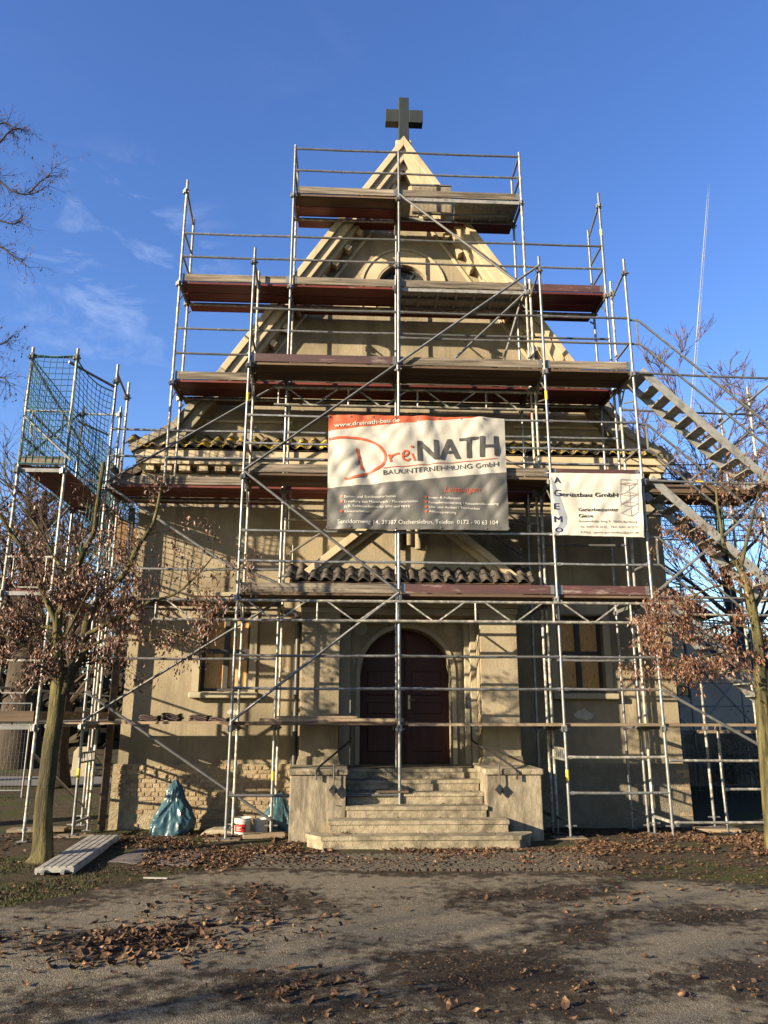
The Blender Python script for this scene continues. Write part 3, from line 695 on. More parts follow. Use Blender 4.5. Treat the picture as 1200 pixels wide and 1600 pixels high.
def toe(root, x0, x1, y, z, m, h=.15, axis='x'):
    mb = MB(); mb.box(x0+.035, x1-.035, y+.03, y+.058, z+.002, z+h)
    o = mb.build('toe_board', m, root, bevel=.004)
    for xa, xb in ((x0+.037, x0+.10), (x1-.10, x1-.037)): MB().box(xa, xb, y+.027, y+.061, z+.004, z+h+.004).build('end_bracket', GALV_D, o)
    return o
def girder(root, x0, x1, y, z0, z1, pitch=1.26):
    o = MB().tube([(x0,y,z1),(x1,y,z1)], TR, 8).build('girder_chord', GALV_S, root, smooth=True)
    MB().tube([(x0,y,z0),(x1,y,z0)], TR, 8).build('girder_chord', GALV_S, root, smooth=True)
    x = x0+.08
    while x < x1:
        MB().tube([(x,y,z0),(x,y,z1)], .019, 6).build('girder_post', GALV_S, root)
        for a, b in ((.10,.46),(.50,.86)):
            xa, xb = x+pitch*a+.02, x+pitch*b
            if xb > x1: break
            up = a < .2
            MB().bar((xa,y,z1 if up else z0), (xb,y,z0 if up else z1), .028, .022).build('girder_diagonal', GALV_S, root)
        xa, xb = x+pitch*.90, x+pitch
        x += pitch
def sticker(root, x, y, z, m=None, h=.13):
    MB().tube([(x,y,z),(x,y,z+h)], TR+.0015, 10, cap=False).build('sticker', m or YELLOW, root)

# ---- front scaffold (built out round the porch)
FY, FB = 12.25, 12.98
FX = [-1.72, .85, 3.42, 4.99]
fs = thing('scaffold', 'front steel scaffold bay row before the porch, carrying both banners', 'scaffold', (1.6, 12.6, 0), 'scaffold sections round the chapel')
for i, x in enumerate(FX):
    zb = [0, .165, 0, -.01][i]; zi = [-.05, .645, -.05, -.06][i]
    standard(fs, x, FY, zb, 9.86, GALV, lean=[.0,-.0,-.0,.0][i])
    standard(fs, x, FB, zi, 9.84, GALV_S if i != 1 else GALV)
    for l in (1.66,3.66,5.66,7.66): transom(fs, x, FY+.02, FB-.02, l-.085)
    rail(fs, (x,FY,9.60), (x,FB,9.46), 'end_rail', GALV_D)
    for l in (4.2, 6.2, 8.2):
        if i in (0, 3): rail(fs, (x,FY,l), (x,FB,l), 'end_rail', GALV_D)
    MB().tube([(x+.01,FY+.10,7.1),(x+.01,FY+.55,7.25)], .014, 6).build('frame_brace', GALV_D, fs)
    for l in (3.66,5.66,7.66):
        MB().tube([(x,FY+.02,l-.42),(x,FY+.30,l-.14)], .015, 6).build('frame_brace', GALV_D, fs)
        MB().tube([(x,FB-.02,l-.42),(x,FB-.30,l-.14)], .015, 6).build('frame_brace', GALV_D, fs)
for x, z, m in ((3.42,.80,None),(3.42,5.0,None),(3.42,7.05,None),(.85,2.62,REDP),(.85,2.80,REDP),(.85,2.30,REDP),(-1.72,6.9,None)): sticker(fs, x, FY, z, m, .10 if m else .16)
bays = list(zip(FX, FX[1:]))
toes = {3.66: [WOOD_G, TOE_R, TOE_R], 5.66: [WOOD_G, WOOD_G, TOE_R], 7.66: [TOE_R, WOOD_G, WOOD_G]}
for l in (3.66, 5.66, 7.66):
    for k, (a, b) in enumerate(bays):
        deck(fs, a, b, FY+.035, FB-.02, l, WOOD_B, 2)
        toe(fs, a, b, FY-.01, l, toes[l][k])
for l in (1.66, 3.66, 5.66, 7.66):
    for k, (a, b) in enumerate(bays):
        for h in (.5, 1.0):
            if l == 7.66 and k == 0 and h == .5: continue
            rail(fs, (a,FY+(.0 if k else 0),l+h), (b,FY,l+h))
# low deck planks of single boards
MB().box(-1.9, .98, FY+.03, FY+.33, 1.615, 1.66).build('deck_board', WOOD_B, fs)
MB().box(.99, 3.52, FY+.03, FY+.30, 1.60, 1.64).build('deck_board', WOOD_L, fs)
MB().box(3.53, 6.9, FY+.03, FY+.30, 1.60, 1.64).build('deck_board', WOOD_L, fs)
MB().box(-1.3, .92, FY+.05, FY+.32, 1.665, 1.71).build('deck_board', WOOD_L, fs)
MB().box(-1.9, 5.0, FY+.36, FY+.66, 1.60, 1.64).build('deck_board', WOOD_L, fs)
MB().box(-1.05, .2, FY+.08, FY+.3, 1.715, 1.745).build('deck_board', WOOD_L, fs)
rail(fs, (FX[0],FY,.60), (FX[1],FY,.60), 'ledger')
rail(fs, (FX[2],FY,.62), (FX[3],FY,.62), 'ledger', GALV); rail(fs, (FX[2],FY,1.14), (FX[3],FY,1.14), 'ledger', GALV_S)
for x in (FX[2], FX[3]): MB().bar((x,FY,.20), (x,FB,.20), .04, .04).build('transom', GALV_S, fs)
for x in (FX[2],):
    br = MB()
    for z in (1.10, 1.26): br.bar((x,FY,z), (x,FB+.5,z), .03, .03)
    for j in range(7): br.bar((x,FY+.12+j*.13,1.10), (x,FY+.12+j*.13,1.26), .02, .02, (1,0,0))
    br.build('ladder_beam', GALV_S, fs)
for p, q in (((FX[0],1.66),(FX[1],3.66)), ((FX[1],3.66),(FX[0],5.66)), ((FX[0],5.66),(FX[1],7.66)), ((FX[1],7.66),(FX[2],9.66))):
    brace(fs, (p[0],FY-.045,p[1]), (q[0],FY-.045,q[1]))
girder(fs, -3.05, 5.32, FY-.055, 3.20, 3.51)
for x, y, z in ((FX[0],FY,0),(FX[2],FY,0),(FX[3],FY,-.01)): MB().box(x-.28, x+.22, y-.14, y+.14, z-.045, z-.002).build('sole_board', WOOD_L, fs, bevel=.004)
MB().box(.62, 1.02, 11.98, 12.12, .318, .35).build('sole_board', WOOD_B, fs) if False else MB().box(.66, 1.04, FY-.12, FY+.1, .158, .166).build('sole_board', WOOD_L, fs)

# ---- rear scaffold close to the gable wall
RY, RB = 13.05, 13.78
RX = [-3.20, -1.13, .92, 3.36, 4.92]
rs = thing('scaffold', 'tall steel scaffold close to the gable wall, its top platform just below the cross', 'scaffold', (1, 13.4, -.1), 'scaffold sections round the chapel')
tops = {-3.20: 11.84, -1.13: 12.74, .92: 12.70, 3.36: 12.76, 4.92: 11.87}
lows = {-3.20: 5.665, -1.13: -.08, .92: 7.2, 3.36: -.10, 4.92: -.10}
for x in RX:
    j = lows[x] < 1
    standard(rs, x, RY, lows[x], tops[x], None, j); standard(rs, x, RB, lows[x], tops[x]-(.02 if x in (-1.13,3.36) else .35), None, j)
    for l in (1.66,3.66,5.66,7.66,9.66,11.66):
        if lows[x] < l < tops[x]-.3: transom(rs, x, RY+.02, RB-.02, l-.085)
    for l in (7.66, 9.66):
        if lows[x] < l-.3:
            MB().tube([(x,RY+.02,l-.42),(x,RY+.30,l-.14)], .015, 6).build('frame_brace', GALV_D, rs)
            MB().tube([(x,RB+.0,l-.30),(x,RB+.26,l-.10)], .017, 6).build('wall_bracket', GALV_D, rs)
for x in (-3.2, 4.92):
    for z in (10.2, 10.7): rail(rs, (x,RY,z), (x,RB,z), 'end_rail', GALV_D)
    rail(rs, (x,RY,11.6), (x,RB,11.35), 'end_rail', GALV_D)
for x in (-1.13, 3.36):
    for z in (12.2, 12.68): rail(rs, (x,RY,z), (x,RB,z), 'end_rail', GALV_D)
for x, z in ((4.92,10.9),(-3.2,8.95),(-1.13,.75),(3.36,5.3)): sticker(rs, x, RY, z, None, .14)
sticker(rs, 3.36, RY, 6.9, REDP, .5)
rb = list(zip(RX, RX[1:]))
CON = 14.08
spec = {5.66: [None, ([PLY_R],WOOD_G,0), ([PLY_R],WOOD_G,0), ([PLY_R],TOE_R,0)],
        7.66: [([PLY_R],WOOD_G,0), ([PLY_R],WOOD_G,0), ([PLY_R],WOOD_G,0), ([PLY_R],WOOD_G,0)],
        9.66: [([PLY_R],WOOD_G,0), ([PLY_R],WOOD_G,0), ([ALU],WOOD_G,1), ([PLY_R],TOE_R,0)],
        11.66: [None, ([WOOD_B,PLY_R],WOOD_G,0), 'hatch', None]}
for l, row in spec.items():
    for k, s_ in enumerate(row):
        if s_ is None: continue
        a, b = rb[k]
        if s_ == 'hatch':
            deck(rs, a, 1.20, RY+.035, RB-.02, l, ALU, 1, True); deck(rs, 2.05, b, RY+.035, RB-.02, l, ALU, 1, True)
            toe(rs, a, b, RY-.01, l, WOOD_G); MB().box(a+.03, b-.03, RB+.02, CON, l-.08, l-.035).build('deck_board', PLY_R, rs)
            MB().bar((a+.02,RY+.05,l-.05), (b-.02,RY+.05,l-.05), .03, .07).build('deck_frame', ALU, rs)
            MB().bar((a+.02,RB-.04,l-.05), (b-.02,RB-.04,l-.05), .03, .07).build('deck_frame', ALU, rs)
            rail(rs, (a+.3,RY+.35,l-.14), (b-.2,RY+.35,l-.14), 'ladder_rail', GALV_D)
            lid = MB(); lid.box(1.22, 2.03, RY+.50, RY+.53, l+.02, l+.62)
            for j in range(30): lid.box(1.23+j*.0265, 1.24+j*.0265, RY+.492, RY+.50, l+.03, l+.60)
            lid.build('hatch_lid', mat('beige_ply', (.27,.22,.145), (.19,.15,.10), scale=8, rough=.85), rs)
            MB().bar((1.20,RY+.49,l+.64), (2.05,RY+.49,l+.64), .03, .03).build('hatch_frame', GALV_D, rs)
            continue
        m, t, ribd = s_
        deck(rs, a, b, RY+.035, RB-.02, l, m, 2, bool(ribd)); toe(rs, a, b, RY-.01, l, t)
        if l != 5.66:
            MB().box(a+.03, b-.03, RB+.02, CON, l-.08, l-.035).build('deck_board', WOOD_B if l == 7.66 else PLY_R, rs)
        rail(rs, (a,RB,l-.09), (b,RB,l-.09), 'ledger', GALV_S)
for l, ks in ((5.66,(1,2,3)), (7.66,(0,1,2,3)), (9.66,(0,1,2,3)), (11.66,(1,2))):
    for k in ks:
        a, b = rb[k]
        for h in (.5, 1.0): rail(rs, (a,RY,l+h), (b,RY,l+h))
rail(rs, (RX[1],RY,4.05), (RX[2]-.05,RY,4.09), 'ledger', GALV_S)
for k in (1, 3):
    a, b = (RX[0]+2.07, RX[2]) if False else (RX[3], RX[4])
rail(rs, (RX[3],RY,4.66), (RX[4],RY,4.66), 'ledger'); rail(rs, (RX[3],RY,2.66), (RX[4],RY,2.66), 'ledger')
brace(rs, (RX[2],RY-.045,11.66), (RX[3],RY-.045,9.66)); brace(rs, (1.55,RY-.045,7.75), (RX[3],RY-.045,9.6))
brace(rs, (2.75,RY+.3,7.7), (3.30,RY+.3,9.5))
for a, b in ((RX[0],'l'), (RX[4],'r')):                           # short inner guard bars
    s = 1 if b == 'l' else -1
    MB().tube([(a+s*.08,RB,10.12),(a+s*.68,RB,10.12)], .017, 6).tube([(a+s*.55,RB,10.12),(a+s*.55,RB,9.75)], .012, 6).tube([(a+s*.15,RB,10.12),(a+s*.15,RB,9.75)], .012, 6).build('guard_bar', GALV_D, rs)
for a, s in ((RX[1],1), (RX[3],-1)):
    MB().tube([(a+s*.04,RB,12.12),(a+s*.62,RB,12.02)], .017, 6).tube([(a+s*.52,RB,12.03),(a+s*.52,RB,11.7)], .012, 6).tube([(a+s*.15,RB,12.10),(a+s*.15,RB,11.7)], .012, 6).build('guard_bar', GALV_D, rs)
girder(rs, -1.35, 3.55, RY-.055, 7.17, 7.50); girder(rs, -1.2, 3.5, RB+.05, 5.25, 5.55)
for x in (-1.13, 3.36):                                            # clamps and short guard frames beside the girder ends
    s = 1 if x < 0 else -1
    m = MB(); m.tube([(x+s*.12,RY+.1,5.6),(x+s*.12,RY+.1,4.9)], .02, 8); m.tube([(x,RY,5.05),(x+s*.14,RY+.1,5.05)], .016, 6); m.tube([(x,RY,5.4),(x+s*.14,RY+.1,5.4)], .016, 6)
    m.build('clamp_tube', GALV_S, rs)
    m = MB(); m.tube([(x+s*.15,RB,4.75),(x+s*.15,RB,4.25),(x+s*.20,RB,4.20),(x+s*.75,RB,4.20),(x+s*.80,RB,4.25),(x+s*.80,RB,4.75)], .013, 6); m.build('guard_frame', GALV_S, rs)
    brace(rs, (x+s*.1,RB,4.6), (x+s*1.4,RB,5.5))
for x in (4.92, 3.36): MB().bar((x,RY,.20), (x,RB,.20), .04, .04).build('transom', GALV_S, rs)
for x, y in ((-1.13,RY),(3.36,RY),(4.92,RY)): MB().box(x-.2, x+.35, y-.15, y+.13, -.15, -.082).build('sole_board', WOOD_L, rs, bevel=.004)

# ---- left wing: bay between the corner and the porch
ls = thing('scaffold', 'lower left scaffold bay with crossed diagonal tubes before the boarded window', 'scaffold', (-2.7, 13.4, -.1), 'scaffold sections round the chapel')
CX = -4.19
standard(ls, CX, RY, -.05, 7.90, GALV); standard(ls, CX, RB, -.08, 7.88, GALV_S)
rail(ls, (CX,RY,7.72), (CX,RB,7.55), 'end_rail', GALV_D)
for l, m, t in ((5.66,PLY_R,WOOD_G), (3.66,WOOD_B,None)):
    deck(ls, CX, -1.13, RY+.035, RB-.02, l, m, 2)
    if t: toe(ls, CX, -1.13, RY-.01, l, t); MB().box(CX+.03, -1.16, RB+.02, CON, l-.08, l-.035).build('deck_board', PLY_R, ls)
    rail(ls, (CX,RB,l-.09), (-1.13,RB,l-.09), 'ledger', GALV_S); transom(ls, CX, RY+.02, RB-.02, l-.085)
MB().box(CX-.4, -1.0, RY+.04, RY+.36, 1.612, 1.655).build('deck_board', WOOD_L, ls)
MB().box(CX-.1, -1.0, RY+.38, RY+.70, 1.607, 1.65).build('deck_board', WOOD_B, ls)
transom(ls, CX, RY+.02, RB-.02, 1.57)
for z in (6.16, 6.66): rail(ls, (CX,RY,z), (-1.13,RY,z))
rail(ls, (-3.2,RY+.05,6.13), (-1.13,RY+.05,6.13)); rail(ls, (CX,RY,2.66), (-1.13,RY,2.66)); rail(ls, (CX,RY,4.16), (-1.13,RY,4.16)) 
for p, q in (((CX,5.66),(-1.13,7.66)), ((CX,5.62),(-1.13,3.66)), ((CX,1.66),(-1.13,3.62)), ((CX,2.12),(-1.13,.16))):
    brace(ls, (p[0],RY-.045,p[1]), (q[0],RY-.045,q[1]))
brace(ls, (-2.6,RB,4.6), (-1.13,RB,4.0))
sticker(ls, CX, RY, .78, None, .16)
for z0 in (1.10,):
    br = MB()
    for z in (1.02, 1.16): br.bar((CX,RY,z), (CX,RB,z), .03, .03)
    for j in range(6): br.bar((CX,RY+.1+j*.11,1.02), (CX,RY+.1+j*.11,1.16), .02, .02, (1,0,0))
    br.build('ladder_beam', GALV_S, ls)
MB().bar((CX,RY,.12), (CX,RB,.12), .04, .04).build('transom', GALV_S, ls)
MB().box(CX-.25, CX+.3, RY-.15, RY+.15, -.12, -.055).build('sole_board', WOOD_L, ls)

# ---- side scaffold along the left wall
ss = thing('scaffold', 'side scaffold with green netting behind the young tree on the left', 'scaffold', (-5, 13, 0), 'scaffold sections round the chapel')
AX, BX, SY = -5.32, -4.58, 12.12
LENS = [12.12, 14.69, 17.26, 19.83]
for y in LENS:
    for x in (AX, BX):
        standard(ss, x, y, gz(x, y), 7.74, None)
    for l in (1.66,3.66,5.66): MB().bar((AX,y,l-.085), (BX,y,l-.085), .035, .06).build('transom', GALV_D, ss)
    rail(ss, (AX,y,7.58), (BX,y,7.58), 'end_rail', GALV_S)
for a, b in zip(LENS, LENS[1:]):
    for l, m in ((1.66,ALU),(3.66,PLY_R),(5.66,PLY_R)):
        for x0, x1 in ((AX+.03,(AX+BX)/2-.01),((AX+BX)/2+.01,BX-.03)): MB().box(x0, x1, a+.04, b-.04, l-.045, l-.002).build('deck_board', m, ss)
        MB().box(AX-.03, AX-.005, a+.04, b-.04, l, l+.15).build('toe_board', WOOD_G, ss)
        for h in (.5, 1.0): rail(ss, (AX,a,l+h), (AX,b,l+h))
    brace(ss, (AX-.045,a,3.66), (AX-.045,b,5.66)); brace(ss, (AX-.045,a,5.66), (AX-.045,b,7.6)); brace(ss, (BX,a,1.2), (BX,b,.2))
for l, m in ((5.66,WOOD_G),(1.66,WOOD_B)):
    MB().box(AX+.04, BX-.04, SY-.03, SY-.004, l, l+.15).build('toe_board', m, ss)
MB().box(AX-.6, AX+.05, SY-.05, SY+.2, 1.63, 1.68).build('deck_board', ALU, ss)
MB().box(AX-.9, AX, SY+.02, SY+.05, 1.70, 1.86).build('toe_board', WOOD_B, ss)
for z in (4.15, 6.6, 2.55):
    x0, x1 = AX+.02, BX-.02
    MB().tube([(x0,SY,z),(x1,SY,z)], TR*.8, 8).tube([(x0+.1,SY,z),(x0+.1,SY,z-.38),(x0+.17,SY,z-.48),(x1-.17,SY,z-.48),(x1-.1,SY,z-.38),(x1-.1,SY,z)], .013, 6).build('guard_frame', GALV_S, ss)
    MB().tube([(BX+.05,SY+.15,z-.1),(CX-.02,RY-.12,z-.1)], TR*.8, 8).build('ledger', GALV_S, ss) if z != 2.55 else None
brace(ss, (BX-.12,SY-.03,7.48), (CX,RY-.1,7.42)); brace(ss, (AX,SY-.04,7.5), (CX-.05,RY-.15,5.7)); brace(ss, (AX,SY-.04,6.5), (BX+.1,SY-.04,5.75))
for a, z in ((1.66,.5),): rail(ss, (AX-.9,SY,2.2), (AX,SY,2.2))
pk = MB(); pk.prism([(-4.35,4.55),(-3.75,4.15),(-3.75,5.05),(-4.35,5.35)], 14.25, 14.3); pk.build('board', mat('ply_panel', (.17,.09,.035), (.11,.06,.025), scale=5, rough=.85), ss)
MB().bar((-3.98,14.0,3.2), (-3.98,14.0,5.45), .09, .09).build('dark_post', BLACKPIPE, ss); MB().bar((-4.02,13.95,-.1), (-4.0,13.95,3.2), .12, .1).build('timber_post', WOOD_B, ss)

# ---- net on the left tower
def net(name, panels, label, group, step_=.105, r=.0068):
    mb = MB()
    rg = random.Random(3)
    for P0, P1, z0a, z0b, z1a, z1b, sag in panels:
        P0, P1 = Vector(P0), Vector(P1); L_ = (P1-P0).length; n = max(2, int(L_/step_))
        H = z1a-z0a; mrows = int(H/step_)
        def pt_(u, v_):
            zl = z0a+(z0b-z0a)*u; zh = z1a+(z1b-z1a)*u-sag*math.sin(math.pi*u)
            d = P0+(P1-P0)*u; nn = Vector((P1.y-P0.y, P0.x-P1.x, 0)).normalized()
            w_ = .05*math.sin(3.1*u*L_+2*v_)*math.sin(math.pi*v_)+.02*noise.noise(Vector((u*5, v_*5, P0.x)))
            return Vector((d.x+nn.x*w_, d.y+nn.y*w_, zl+(zh-zl)*v_))
        for i in range(n+1): mb.tube([pt_(i/n, j/12) for j in range(13)], r, 4, False)
        for j in range(mrows+1): mb.tube([pt_(i/10, j/mrows) for i in range(11)], r if 0 < j < mrows else r*2, 4, False)
    o = mb.build(name, NET, org=tuple(panels[0][0])+(0,) if len(panels[0][0]) == 2 else panels[0][0])
    _set(o, label, 'net', group); return o
net('safety_net', [((AX,SY-.03,0),(BX,SY-.03,0),5.68,5.68,7.6,7.6,.03), ((BX,SY-.03,0),(CX-.03,RY-.06,0),5.68,5.45,7.55,7.35,.12), ((AX-.03,SY,0),(AX-.03,17.2,0),5.6,5.6,7.6,7.6,.1), ((BX+.02,RY+.1,0),(-4.2,15.5,0),4.3,4.3,6.2,6.2,.1)],
    'green safety net stretched over the top of the left side scaffold', 'safety nets')

# ---- stair tower at the right
st = thing('scaffold_stair_tower', 'aluminium scaffold stair tower descending to the right behind the right-hand tree', 'stair tower', (6.3, 12.6, 0))
TX = [7.50, 7.62]
for x, y in ((7.56,FY+.1),(7.50,FB+.1),(6.27,13.6)):
    standard(st, x, y, -.05, 7.75 if x > 7 else 2.4, GALV_S)
standard(st, 7.56, 14.3, -.1, 7.75, GALV_S); standard(st, 6.2, 12.99, -.06, 1.6, GALV_S)
X0, X1 = 5.02, 7.54
for z in (7.60, 5.62, 3.64): rail(st, (X0,FY,z), (X1,FY+.1,z), 'ledger', GALV)
for z in (7.2, 5.2): rail(st, (X0,FB,z), (X1,FB+.1,z), 'ledger', GALV_D)
rail(st, (X0,FY,1.09), (X1,FY+.1,1.09), 'ledger', GALV_S); rail(st, (X0,FY,.19), (X1,FY+.1,.19), 'ledger', GALV_S); rail(st, (6.2,12.99,.6), (7.5,FB+.1,.6), 'ledger', GALV_S)
rail(st, (X0,FY,3.36), (X1,FY+.1,3.36), 'ledger', GALV_S)
for p, q in (((4.99,3.66),(7.56,5.66)), ((4.99,2.16),(7.56,.72)), ((4.99,3.62),(7.56,1.66))): brace(st, (p[0],FY-.05,p[1]), (q[0],FY+.05,q[1]))
brace(st, (6.4,FB,6.6), (8.4,FB,8.2)); brace(st, (5.0,13.2,4.9), (7.5,13.2,6.9))
YA, YB = FY+.06, FB-.06
for zt in (7.62, 5.62, 3.62):
    xt, xb, zb = 5.26, 7.18, zt-1.92
    fl_ = MB().box(5.03, 5.30, YA, YB, zt-.04, zt).build('landing', ALU, st)
    MB().box(7.14, 7.55, YA, YB, zb-.04, zb).build('landing', ALU, st)
    for y in (YA, YB):
        MB().bar((xt-.1,y,zt+.06), (xb+.05,y,zb-.02), .03, .14).build('stringer', ALU, st, bevel=.004)
    for i in range(9):
        t = (i+1)/10; x = xt+(xb-xt)*t; z = zt+(zb-zt)*t
        MB().box(x-.11, x+.11, YA+.02, YB-.02, z-.022, z).build('tread', ALU, st)
    for h in (.55, 1.02):
        for y in ((YA-.03,) if True else (YA, YB)):
            m = MB(); m.tube([(5.0,y,zt+h),(5.18,y,zt+h),(xb+.12,y,zb+h),(7.5,y,zb+h)], .021, 8); m.build('handrail', GALV, st, smooth=True)
    for pa1, pa2 in (((5.15,zt+.55),(5.15,zt+1.02)), ((5.42,zt+.27),(5.72,zt+.50))): MB().bar((pa1[0],YA-.03,pa1[1]), (pa2[0],YA-.03,pa2[1]), .035, .02).build('handrail_post', GALV, st)
for l in (5.66,):
    for k, (y0, y1) in enumerate(((13.05,13.38),(13.42,13.75))): MB().box(5.0, 7.45, y0, y1, l-.045, l).build('deck_board', WOOD_B, st)
    MB().box(5.0, 7.45, 13.02, 13.045, l-.02, l+.13).build('toe_board', WOOD_B, st)
MB().box(6.5, 7.8, 14.3, 14.6, 1.45, 1.5).build('deck_board', WOOD_L, st)
for x, z in ((5.9,5.62),): MB().tube([(x,FY+.04,z),(x+.16,FY+.04,z)], .0235, 8, False).build('sticker', YELLOW, st)
net('safety_net', [((5.3,14.9,0),(8.4,14.9,0),5.2,5.2,6.9,6.9,.1)], 'green safety net on the right beneath the upper stair flight', 'safety nets')
# ------------------------------------------------------------------ banners
BY = 12.175
def wav1(x, z):
    u, v_ = (x+.34)/3.0, (z-4.65)/2.0
    w_ = .010*math.sin(7*x+2.2*z)+.045*noise.noise(Vector((x*2.0, z*1.2, 1.3)))-.075*abs(noise.noise(Vector((x*2.6+z*1.1, z*.9, 4.1))))-.04*abs(noise.noise(Vector((x*3.6-z*2.2, z*1.9, 9.1))))
    w_ += .010*abs(math.sin(4.2*x+.6*math.sin(2*z)))*(.4+.6*v_)
    return -.03+w_
def wav2(x, z): return -.03-.035*abs(noise.noise(Vector((x*3+z, z*1.6, 3.3))))-.03*abs(noise.noise(Vector((x*4.5-z*2.6, z*2.4, 5.5))))+.008*noise.noise(Vector((x*3.5, z*2, 8)))+.007*math.sin(8.5*x+.7)*(.3+.7*noise.noise(Vector((x, z, 2)))**2)+.008*abs(math.sin(5*x))
def flatmat(n, c, rough=.6, var=.9):
    return mat(n, c, tuple(k*var for k in c), scale=4, rough=rough, spec=.3, c3=tuple(k*.8 for k in c), s3=2.3, t3=(.5,.8), bump=.05, bscale=18)
C_WHITE = flatmat('banner_white', (.335,.312,.265), .5); C_GREY = flatmat('banner_grey', (.078,.075,.067), .5); C_RED = flatmat('banner_orange_red', (.34,.070,.026), .5)
C_TXT = flatmat('print_white', (.42,.40,.36)); C_DK = flatmat('print_charcoal', (.042,.04,.037)); C_NAVY = flatmat('print_navy', (.010,.010,.045)); C_LG = flatmat('print_light_grey', (.20,.215,.24)); C_PK = flatmat('print_pink', (.28,.17,.145)); C_BLK = flatmat('print_black', (.009,.009,.016))
GRID = .04
def on_grid(fn):
    """the cloth surface: heights at grid nodes, straight between them, so print follows it exactly"""
    mem = {}
    def node(i, j):
        if (i, j) not in mem: mem[i, j] = fn(i*GRID, j*GRID)
        return mem[i, j]
    def g(x, z):
        a, b = x/GRID, z/GRID; i, j = math.floor(a), math.floor(b); u, w_ = a-i, b-j
        return (node(i,j)*(1-u)+node(i+1,j)*u)*(1-w_)+(node(i,j+1)*(1-u)+node(i+1,j+1)*u)*w_
    return g
wav1, wav2 = on_grid(wav1), on_grid(wav2)
def cut(bm, lo, hi, step_, axis):
    k = math.ceil(lo/GRID+1e-4)*GRID
    while k < hi-1e-5:
        co = [0,0,0]; co[axis] = k; no = [0,0,0]; no[axis] = 1
        bmesh.ops.bisect_plane(bm, geom=bm.verts[:]+bm.edges[:]+bm.faces[:], plane_co=co, plane_no=no); k += GRID
def flat_part(name, polys, m, parent, wav, lift, y=BY, step_=.06, holes=None):
    """flat print or cloth: polygons in XZ laid on the wavy cloth"""
    bm = bmesh.new()
    for p in polys:
        vs_ = [bm.verts.new((x, 0, z)) for x, z in p]
        try: bm.faces.new(vs_)
        except Exception: pass
    return finish_flat(bm, name, m, parent, wav, lift, y, step_)
def finish_flat(bm, name, m, parent, wav, lift, y, step_, thick=0):
    if bm.verts:
        x0, x1 = min(v.co.x for v in bm.verts), max(v.co.x for v in bm.verts); z0, z1 = min(v.co.z for v in bm.verts), max(v.co.z for v in bm.verts)
        cut(bm, x0, x1, step_, 0); cut(bm, z0, z1, step_, 2)
    bmesh.ops.triangulate(bm, faces=bm.faces[:])
    o0 = ORG[parent.name] if parent is not None else Vector()
    for v_ in bm.verts: v_.co = Vector((v_.co.x, y+wav(v_.co.x, v_.co.z)-lift, v_.co.z))-o0
    bmesh.ops.recalc_face_normals(bm, faces=bm.faces[:])
    for f_ in bm.faces:
        if f_.normal.y > 0: f_.normal_flip()
    me = bpy.data.meshes.new(name); bm.to_mesh(me); bm.free(); me.materials.append(m)
    me.polygons.foreach_set('use_smooth', [True]*len(me.polygons))
    o = bpy.data.objects.new(name, me); COL.objects.link(o); o.parent = parent
    return o
def text_part(parent, txt, pl, pr_, cap, m, wav, px, lift=.008, bold=0.0, shear=0, name='lettering', asc=None):
    """lay a line of lettering between two photo positions on the cloth plane"""
    a, b = U(*px(*pl), Y=BY), U(*px(*pr_), Y=BY); top = U(*px(pl[0], pl[1]-cap), Y=BY); h = top.z-a.z
    cu = bpy.data.curves.new('t', 'FONT'); cu.body = txt; cu.size = 1; cu.shear = shear; cu.resolution_u = 3
    t = bpy.data.objects.new('t', cu); COL.objects.link(t)
    dg = bpy.context.evaluated_depsgraph_get(); me = bpy.data.meshes.new_from_object(t.evaluated_get(dg))
    bpy.data.objects.remove(t); bpy.data.curves.remove(cu)
    xs_ = [v.co.x for v in me.vertices]; x0, x1 = min(xs_), max(xs_)
    capu = asc or .73
    bm = bmesh.new(); bm.from_mesh(me); bpy.data.meshes.remove(me)
    for v_ in bm.verts:
        u = (v_.co.x-x0)/(x1-x0); v_.co = Vector((a.x+(b.x-a.x)*u, 0, a.z+(b.z-a.z)*u+v_.co.y/capu*h))
    if bold:                                   # heavier weight: slightly shifted layers
        src = bm.copy(); w0 = abs(b.x-a.x)/(x1-x0)
        for k, dx in enumerate((-bold, bold)):
            t2 = src.copy(); bmesh.ops.translate(t2, verts=t2.verts[:], vec=(dx*w0, 0, 0)); finish_flat(t2, name, m, parent, wav, lift+.0008*(k+1), BY, .05)
        src.free()
    return finish_flat(bm, name, m, parent, wav, lift, BY, .05)
def stroke(parent, pts, w_, m, wav, px, lift=.008, name='brush_stroke'):
    P_ = [U(*px(*p), Y=BY) for p in pts]
    # smooth resample
    Q = []
    for i in range(len(P_)-1):
        p0, p1, p2, p3 = P_[max(i-1,0)], P_[i], P_[i+1], P_[min(i+2,len(P_)-1)]
        for k in range(6):
            t = k/6; Q.append(.5*((2*p1)+(p2-p0)*t+(2*p0-5*p1+4*p2-p3)*t*t+(3*p1-p0-3*p2+p3)*t**3))
    Q.append(P_[-1]); Lf, Rt = [], []
    for i, p in enumerate(Q):
        d = (Q[min(i+1,len(Q)-1)]-Q[max(i-1,0)]); d = Vector((d.x,d.z)).normalized(); n_ = Vector((-d.y,d.x))*w_/2
        Lf.append((p.x+n_.x,p.z+n_.y)); Rt.append((p.x-n_.x,p.z-n_.y))
    return flat_part(name, [[Lf[i],Lf[i+1],Rt[i+1],Rt[i]] for i in range(len(Q)-1)], m, parent, wav, lift, BY, .06)
b1 = thing('banner', 'large white, grey and orange construction company banner hung across the scaffold centre', 'banner', (1.15, BY, 4.65), 'advertising banners on the scaffold')
k1 = lambda x, y: (500+x/4, 640+y/4)
